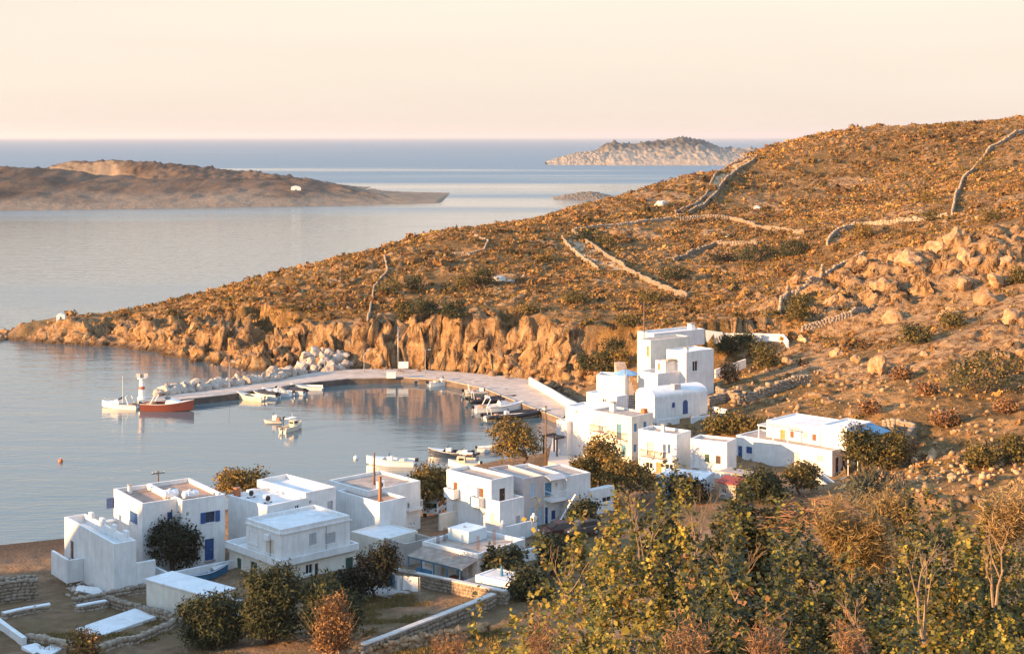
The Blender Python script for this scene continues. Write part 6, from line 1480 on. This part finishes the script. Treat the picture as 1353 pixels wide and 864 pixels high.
scrub(26000, 91, None, .47, 'hillside_scrub', 'low brown thorny scrub carpeting the hillside and headland')
scrub(1500, 92, None, .8, 'taller_scrub', 'taller dark scrub clumps dotted through the low brown scrub', 26, .7)

# --- dry grass in the yard and on the near slope
def grass(name, label, pts, n, hgt, pal, seed):
    r = np.random.default_rng(seed); P = np.array([hit(*p)[:2] for p in pts]); x0_, y0_ = P.min(0); x1_, y1_ = P.max(0)
    X = r.uniform(x0_, x1_, n * 3); Y = r.uniform(y0_, y1_, n * 3); ins = np.zeros(len(X), bool)
    for i in range(len(P)):
        (ax, ay), (bx, by) = P[i], P[(i + 1) % len(P)]; ins ^= ((ay > Y) != (by > Y)) & (X < (bx - ax) * (Y - ay) / (by - ay + 1e-9) + ax)
    ins &= fbm(X / 2.5, Y / 2.5, 0, 3, seed) > -.35 + .5 * r.random(len(X)); X, Y = X[ins][:n], Y[ins][:n]; m = len(X)
    B = np.stack([X, Y, ground(X, Y) - .02], 1); a = r.uniform(0, 6.28, m); t = np.stack([np.cos(a), np.sin(a), 0 * a], 1) * hgt * .16
    tip = B + np.stack([r.normal(0, .3, m), r.normal(0, .3, m), r.uniform(.5, 1.2, m)], 1) * hgt
    me = np_mesh(name, np.stack([B - t, B + t, tip], 1).reshape(-1, 3), np.arange(m * 3).reshape(-1, 3))
    pl = np.array(pal); set_col(me, 'tint', np.repeat(pl[r.choice(len(pl), m)] * r.uniform(.7, 1.3, (m, 1)), 3, 0))
    tag(link(name, me, MNEEDLE), label, 'grass', kind='stuff')
YEL = [(.22, .15, .045), (.16, .115, .035), (.11, .095, .025), (.28, .18, .06)]
grass('yard_grass', 'dry yellow grass of the walled yard', [(480, 790), (545, 786), (640, 800), (600, 818), (520, 845), (470, 850)], 9000, .22, YEL, 1)
grass('plot_grass', 'dry grass tufts around the bare plot', [(10, 840), (60, 835), (110, 836), (240, 815), (250, 830), (200, 850), (60, 860)], 5000, .25, YEL, 2)
grass('slope_grass', 'tall dry grass on the foot of the near slope', [(150, 900), (240, 862), (420, 866), (500, 868), (620, 845), (660, 830), (680, 850), (640, 900)], 14000, .35, YEL, 3)

# ================================================================== NEAR SHRUBS
FS = [  # px centre, py top, distance, width m, palette, leaf, label
    (850, 655, 47, 4.4, LENT, 'tallest golden-green shrub of the near thicket, with bare shoots on top'),
    (785, 725, 43, 3.6, LENT, 'yellow-green shrub on the seaward flank of the near thicket'),
    (735, 782, 38, 2.9, LENT, 'bright leafy shrub low on the seaward edge of the near thicket'),
    (690, 830, 33, 2.0, LENT, 'smallest yellow-green shrub at the seaward foot of the thicket'),
    (930, 655, 48, 5.0, LENT[:3] + DGRN, 'dark green shrub next to the tallest golden one'),
    (1020, 668, 47, 4.8, DGRN + OLIVE, 'deep green shrub beside the heap of dry brushwood'),
    (1215, 660, 48, 4.8, LENT + OLIVE, 'light green shrub behind the bare pale branches'),
    (1315, 690, 46, 4.6, LENT + OLIVE, 'light green shrub on the landward end of the thicket'),
    (820, 765, 34, 3.2, LENT, 'sunlit shrub in front of the tallest golden one'), (900, 745, 35, 3.8, LENT[:3] + DGRN[:2], 'shrub with dark hollows below the dark green one'),
    (1000, 760, 33, 3.4, DGRN + LENT[:2], 'shadowed green shrub in the middle of the near thicket'), (1090, 765, 34, 3.4, OLIVE + LENT[:3], 'olive shrub below the straw-coloured broom'),
    (1200, 765, 33, 3.6, LENT + DGRN[:2], 'green shrub behind the forked bare branches'), (1310, 775, 32, 3.4, LENT + DGRN[:2], 'leafy shrub with pale twigs at the landward end'),
    (762, 818, 28, 2.4, LENT, 'yellow-leaved shrub at the lower seaward front'), (850, 822, 27, 2.8, LENT[:4], 'low leafy shrub in front with bright tips'),
    (960, 825, 26, 2.7, DGRN + DRY[:1], 'dark low shrub in front with rusty sprigs'), (1070, 825, 26, 2.6, DGRN + DRY[:2], 'low shrub in front mixed with russet dry stems'),
    (1180, 822, 26, 2.7, LENT[:3] + DGRN, 'low shrub in front beneath the forked branches'), (1300, 830, 26, 2.8, DGRN + LENT[:2], 'dark low shrub in front at the landward end'),
    (965, 705, 42, 3.4, LENT[:3] + DGRN, 'green shrub under the bare shoots of the dark green one'), (1060, 715, 42, 3.2, DGRN + OLIVE, 'dark shrub just below the brushwood heap'),
    (1150, 725, 41, 3.0, OLIVE + LENT[:2], 'olive shrub hugging the foot of the straw broom'), (1265, 715, 42, 3.4, LENT + OLIVE, 'leafy shrub filling the gap behind the forked branches'), (1340, 735, 40, 3.2, LENT[:3] + DGRN, 'leafy shrub beneath the dry grass clump'),
    (1010, 674, 54, 4.4, DGRN + OLIVE, 'dark shrub behind the brushwood heap on the village side'), (1125, 676, 56, 4.6, OLIVE + LENT[:2], 'olive shrub behind the straw broom on the village side'),
    (1240, 668, 56, 4.6, LENT[:3] + OLIVE, 'green shrub farthest back behind the forked branches'), (1335, 668, 55, 4.4, LENT[:3] + OLIVE, 'green shrub farthest back at the landward end')]
for i, (px, py, D, w, pal, lab) in enumerate(FS):
    x = (px - CX) * D / F; zt = EYE - (py - 6 - HY) * D / F; g0 = float(ground(x, D)); h = max(zt - g0, 1.6); w = w * 1.25
    t = empty('near_shrub', (x, D, zt - h), 0, lab, 'shrub', 'shrubs of the near thicket')
    r = np.random.default_rng(900 + i); bl = [(0, 0, h * .45, w * .40, w * .32, h * .42)]
    for k in range(17):
        a = r.uniform(0, 6.28); q = r.uniform(.4, 1) ** .6; zz = r.uniform(.12, .84); s_ = r.uniform(.13, .22)
        bl.append((math.cos(a) * q * w * .46 * math.sqrt(1 - .5 * zz * zz), math.sin(a) * q * w * .38, h * zz, w * s_, w * s_, h * s_ * .8))
    for k in range(12): bl.append((r.uniform(-.42, .42) * w, r.uniform(-.4, .2) * w, h * r.uniform(.6, .95), w * .07, w * .07, h * r.uniform(.08, .15)))
    crown('foliage', bl[1:], int((4300 if D < 52 else 2600) * (w / 5) ** 1.4), 7, .145 if D > 40 else .112, pal, 500 + i, t, MLEAF, spread=.75, wid=.40, inner=.06, up=.75, front=.95)
    crown('inner_foliage', [(0, .3, h * .42, w * .40, w * .26, h * .38), (-.25 * w, .3, h * .25, w * .22, w * .2, h * .25), (.25 * w, .3, h * .25, w * .22, w * .2, h * .25)], int(1100 * (w / 5) ** 1.4), 5, .32 if D > 40 else .25, pal, 600 + i, t, MLEAF, spread=.8, wid=.34, inner=.3, up=.4, front=.6)
    m = MB()
    for b_ in bl[1:16]: e = Vector(b_[:3]); m.path([(e.x * .15, e.y * .15, -.2), (e.x * .6, e.y * .6, e.z * .5), tuple(e)], [.05, .035, .012], 5)
    m.build('stems', MBARK, t)
def twigs(name, label, px, py_base, py_top, D, n, spread, seed, mat=MTWIG, r0=.03):
    x = (px - CX) * D / F; zb_ = EYE - (py_base - HY) * D / F; H_ = (py_base - py_top) * D / F
    r = random.Random(seed); m = MB()
    def grow(p, d, L, rad, lev):
        e = p + d * L; mid = p.lerp(e, .5) + Vector((r.uniform(-.06, .06), r.uniform(-.06, .06), 0)) * L; m.path([p, mid, e], [rad, rad * .8, rad * .55], 5)
        if lev > 0:
            for k in range(r.choice((2, 2, 3))):
                nd_ = (d + Vector((r.uniform(-.6, .6), r.uniform(-.4, .4), r.uniform(-.05, .45)))).normalized(); grow(p.lerp(e, r.uniform(.55, 1)), nd_, L * r.uniform(.55, .8), rad * .55, lev - 1)
    for k in range(n): grow(Vector((r.uniform(-.12, .12), r.uniform(-.1, .1), 0)), Vector((r.uniform(-spread, spread), r.uniform(-.2, .2), 1)).normalized(), H_ * r.uniform(.32, .42), r0, 3)
    o = m.build(name, mat); o.location = (x, D, zb_); return tag(o, label, 'dead branches', 'bare branches in the near thicket')
twigs('bare_branches', 'forked pale bare branches standing in front of the light green shrub', 1225, 850, 672, 30.5, 2, .45, 3, r0=.035)
twigs('bare_branches', 'upright pale bare branches on the landward end of the thicket', 1315, 800, 655, 29.5, 2, .4, 4, r0=.03)
twigs('bare_branches', 'thin bare shoots above the tallest golden shrub', 850, 745, 628, 44.5, 3, .5, 5, r0=.022)
twigs('bare_branches', 'thin bare shoots above the dark green shrub', 915, 740, 622, 45.5, 2, .4, 6, r0=.022)
twigs('bare_branches', 'slanting bare shoots beside the parking yard bushes', 745, 790, 690, 40.5, 3, .8, 7, r0=.02)
twigs('bare_branches', 'pale dead twigs low in the middle of the thicket', 1150, 864, 735, 25.0, 2, .5, 8, r0=.02)
twigs('bare_branches', 'dead twigs leaning out of the deep green shrub', 975, 800, 660, 33.0, 2, .6, 9, r0=.018)
# straw-coloured broom and the heap of brushwood
def broom(label, px, py, D, w, n, seed, pal, name='straw_broom'):
    x = (px - CX) * D / F; z = EYE - (py - HY) * D / F; t = empty(name, (x, D, z), 0, label, 'shrub'); r = np.random.default_rng(seed)
    bl = [(0, 0, w * .3, w * .36, w * .3, w * .32)] + [(r.uniform(-.38, .38) * w, r.uniform(-.3, .2) * w, w * r.uniform(.1, .62), w * r.uniform(.12, .22), w * .16, w * r.uniform(.12, .24)) for k in range(10)]
    tag(crown('stalks', bl, int(n * .55), 5, .17 * max(w, .8) ** .5, pal, seed + 1, t, MLEAF, wid=.055, inner=.35, up=1.3, front=.7), kind='stuff')
    m = MB()
    for k in range(14): a = r.uniform(-.7, .7); m.path([(0, 0, -.4), (math.sin(a) * w * .25, 0, w * .25), (math.sin(a) * w * .5, r.uniform(-.2, .2), w * r.uniform(.5, .75))], [.012, .01, .004], 4)
    m.build('stems', MTWIG, t)
broom('straw-coloured broom bush between the brushwood heap and bare branches', 1125, 748, 37, 1.7, 3500, 21, [(.26, .16, .05), (.20, .12, .035), (.30, .20, .07)])
broom('straw-coloured grass clump on the landward end of the thicket', 1325, 712, 43, 1.7, 2500, 22, [(.36, .24, .10), (.28, .18, .07)], 'dry_grass_clump')
broom('pale dry grass clump behind the light green shrub', 1170, 700, 47, 1.5, 2000, 23, [(.34, .23, .09), (.24, .16, .06)], 'dry_grass_clump')
for j, (px, py, D) in enumerate(((720, 866, 26), (905, 868, 24), (1010, 868, 24), (1120, 868, 24), (600, 868, 40), (580, 862, 60))):
    broom(['rusty dry stalks beside the lower seaward shrub', 'rusty dry stalks in front between two low shrubs', 'rusty dry stalks under the dark low shrub', 'rusty dry stalks under the russet-mixed shrub', 'straw stalks at the seaward foot of the thicket', 'straw stalks in front of the tumbledown field wall'][j], px, py, D, .62, 260, 30 + j, DRY, 'dry_stalks')
m = MB(); r = random.Random(9)
for k in range(260):
    a = r.uniform(-.5, .5) + (3.14 if r.random() < .25 else 0); c = Vector((r.uniform(-1.5, 1.6), r.uniform(-.8, .8), 0)); c.z = .75 * (1 - (c.x / 2.0) ** 2) * r.random()
    d = Vector((math.cos(a), r.uniform(-.4, .4), r.uniform(-.45, .25))) * r.uniform(.5, 1.2); m.path([c - d * .5, c + Vector((0, 0, r.uniform(0, .12))), c + d * .5], [.02, .016, .006], 4)
o = m.build('brushwood_heap', simple('dry_brushwood', (.26, .13, .06), .9, .35, 9)); p = at_d(1075, 700, 46); o.location = p; tag(o, 'heap of dry reddish brushwood on top of the thicket', 'brushwood')

# --- rocks fringing the shore below the cliffs
def rock_fringe(name, label, ids, n, seed, lo, hi, mat):
    r = np.random.default_rng(seed); V, Q_, c = [], [], 0
    bm = bmesh.new(); bmesh.ops.create_icosphere(bm, subdivisions=1, radius=1); B0 = np.array([v.co[:] for v in bm.verts]); F0 = np.array([[v.index for v in f.verts] for f in bm.faces]); bm.free()
    seg = [(SH[i], SH[i + 1]) for i in ids]; L = np.array([np.hypot(*(b_ - a)[:2]) for a, b_ in seg]); k = r.choice(len(seg), n, p=L / L.sum())
    for q in k:
        a, b_ = seg[q]; t = r.random(); x, y = a[0] + (b_[0] - a[0]) * t + r.normal(0, 1.3), a[1] + (b_[1] - a[1]) * t + r.normal(0, 1.3)
        s = r.uniform(lo, hi) * r.uniform(.5, 1); W = B0 * (1 + .55 * r.normal(0, .6, (len(B0), 1)).clip(-1, 1)) * r.uniform(.6, 1.3, 3) * s
        V.append(W + [x, y, max(float(ground(x, y)), -.1) + s * .15]); Q_.append(F0 + c); c += len(B0)
    tag(link(name, np_mesh(name, np.concatenate(V), np.concatenate(Q_)), mat), label, 'rocks', kind='stuff')
ids = [i for i in range(len(SH) - 1) if SH[i][2] >= .7 and SH[i + 1][2] >= .7 and SH[i][1] < 345 and SH[i][1] > 255]
rock_fringe('shore_rocks', 'broken rocks fringing the foot of the headland cliffs', ids, 260, 4, .35, 1.3, stone_mat('shore_rock_stone', (.13, .07, .035), (.27, .16, .085), (.42, .28, .16)))

def rubble(name, label, box, n, seed, lo, hi, mat):
    r = np.random.default_rng(seed); V, Q_, c = [], [], 0
    bm = bmesh.new(); bmesh.ops.create_icosphere(bm, subdivisions=1, radius=1); B0 = np.array([v.co[:] for v in bm.verts]); F0 = np.array([[v.index for v in f.verts] for f in bm.faces]); bm.free()
    a, b_ = hit(box[0], box[3]), hit(box[2], box[1])
    for k in range(n):
        q = hit(r.uniform(box[0], box[2]), r.uniform(box[1], box[3])); s = r.uniform(lo, hi) * r.uniform(.4, 1)
        V.append(B0 * (1 + .5 * r.normal(0, .6, (len(B0), 1)).clip(-1, 1)) * r.uniform(.6, 1.3, 3) * s + [q.x, q.y, q.z + s * .2]); Q_.append(F0 + c); c += len(B0)
    tag(link(name, np_mesh(name, np.concatenate(V), np.concatenate(Q_)), mat), label, 'rubble', kind='stuff')
rubble('loose_rubble', 'loose rubble and stones heaped beside the beach house', (88, 762, 140, 790), 90, 8, .12, .38, MROCK)
rubble('slope_stones', 'loose ochre stones strewn over the slope beside the terraced house', (1130, 600, 1353, 650), 160, 9, .15, .6, MROCKO)
rubble('field_stones', 'loose ochre stones strewn over the dry field above the terraced house', (960, 480, 1353, 600), 320, 10, .12, .55, MROCKO)

# ================================================================== EVENING HAZE
hz_m = bpy.data.materials.new('evening_haze'); hz_m.use_nodes = True; hn = hz_m.node_tree.nodes; hn.remove(hn['Principled BSDF'])
pv = hn.new('ShaderNodeVolumePrincipled'); pv.inputs['Color'].default_value = (.92, .92, .95, 1); pv.inputs['Density'].default_value = 4.5e-5; pv.inputs['Anisotropy'].default_value = 0.2
hz_m.node_tree.links.new(pv.outputs[0], hn['Material Output'].inputs['Volume'])
tag(MB().box((-62000, -900, -14), (62000, 82000, 140)).build('haze', hz_m), kind='stuff')
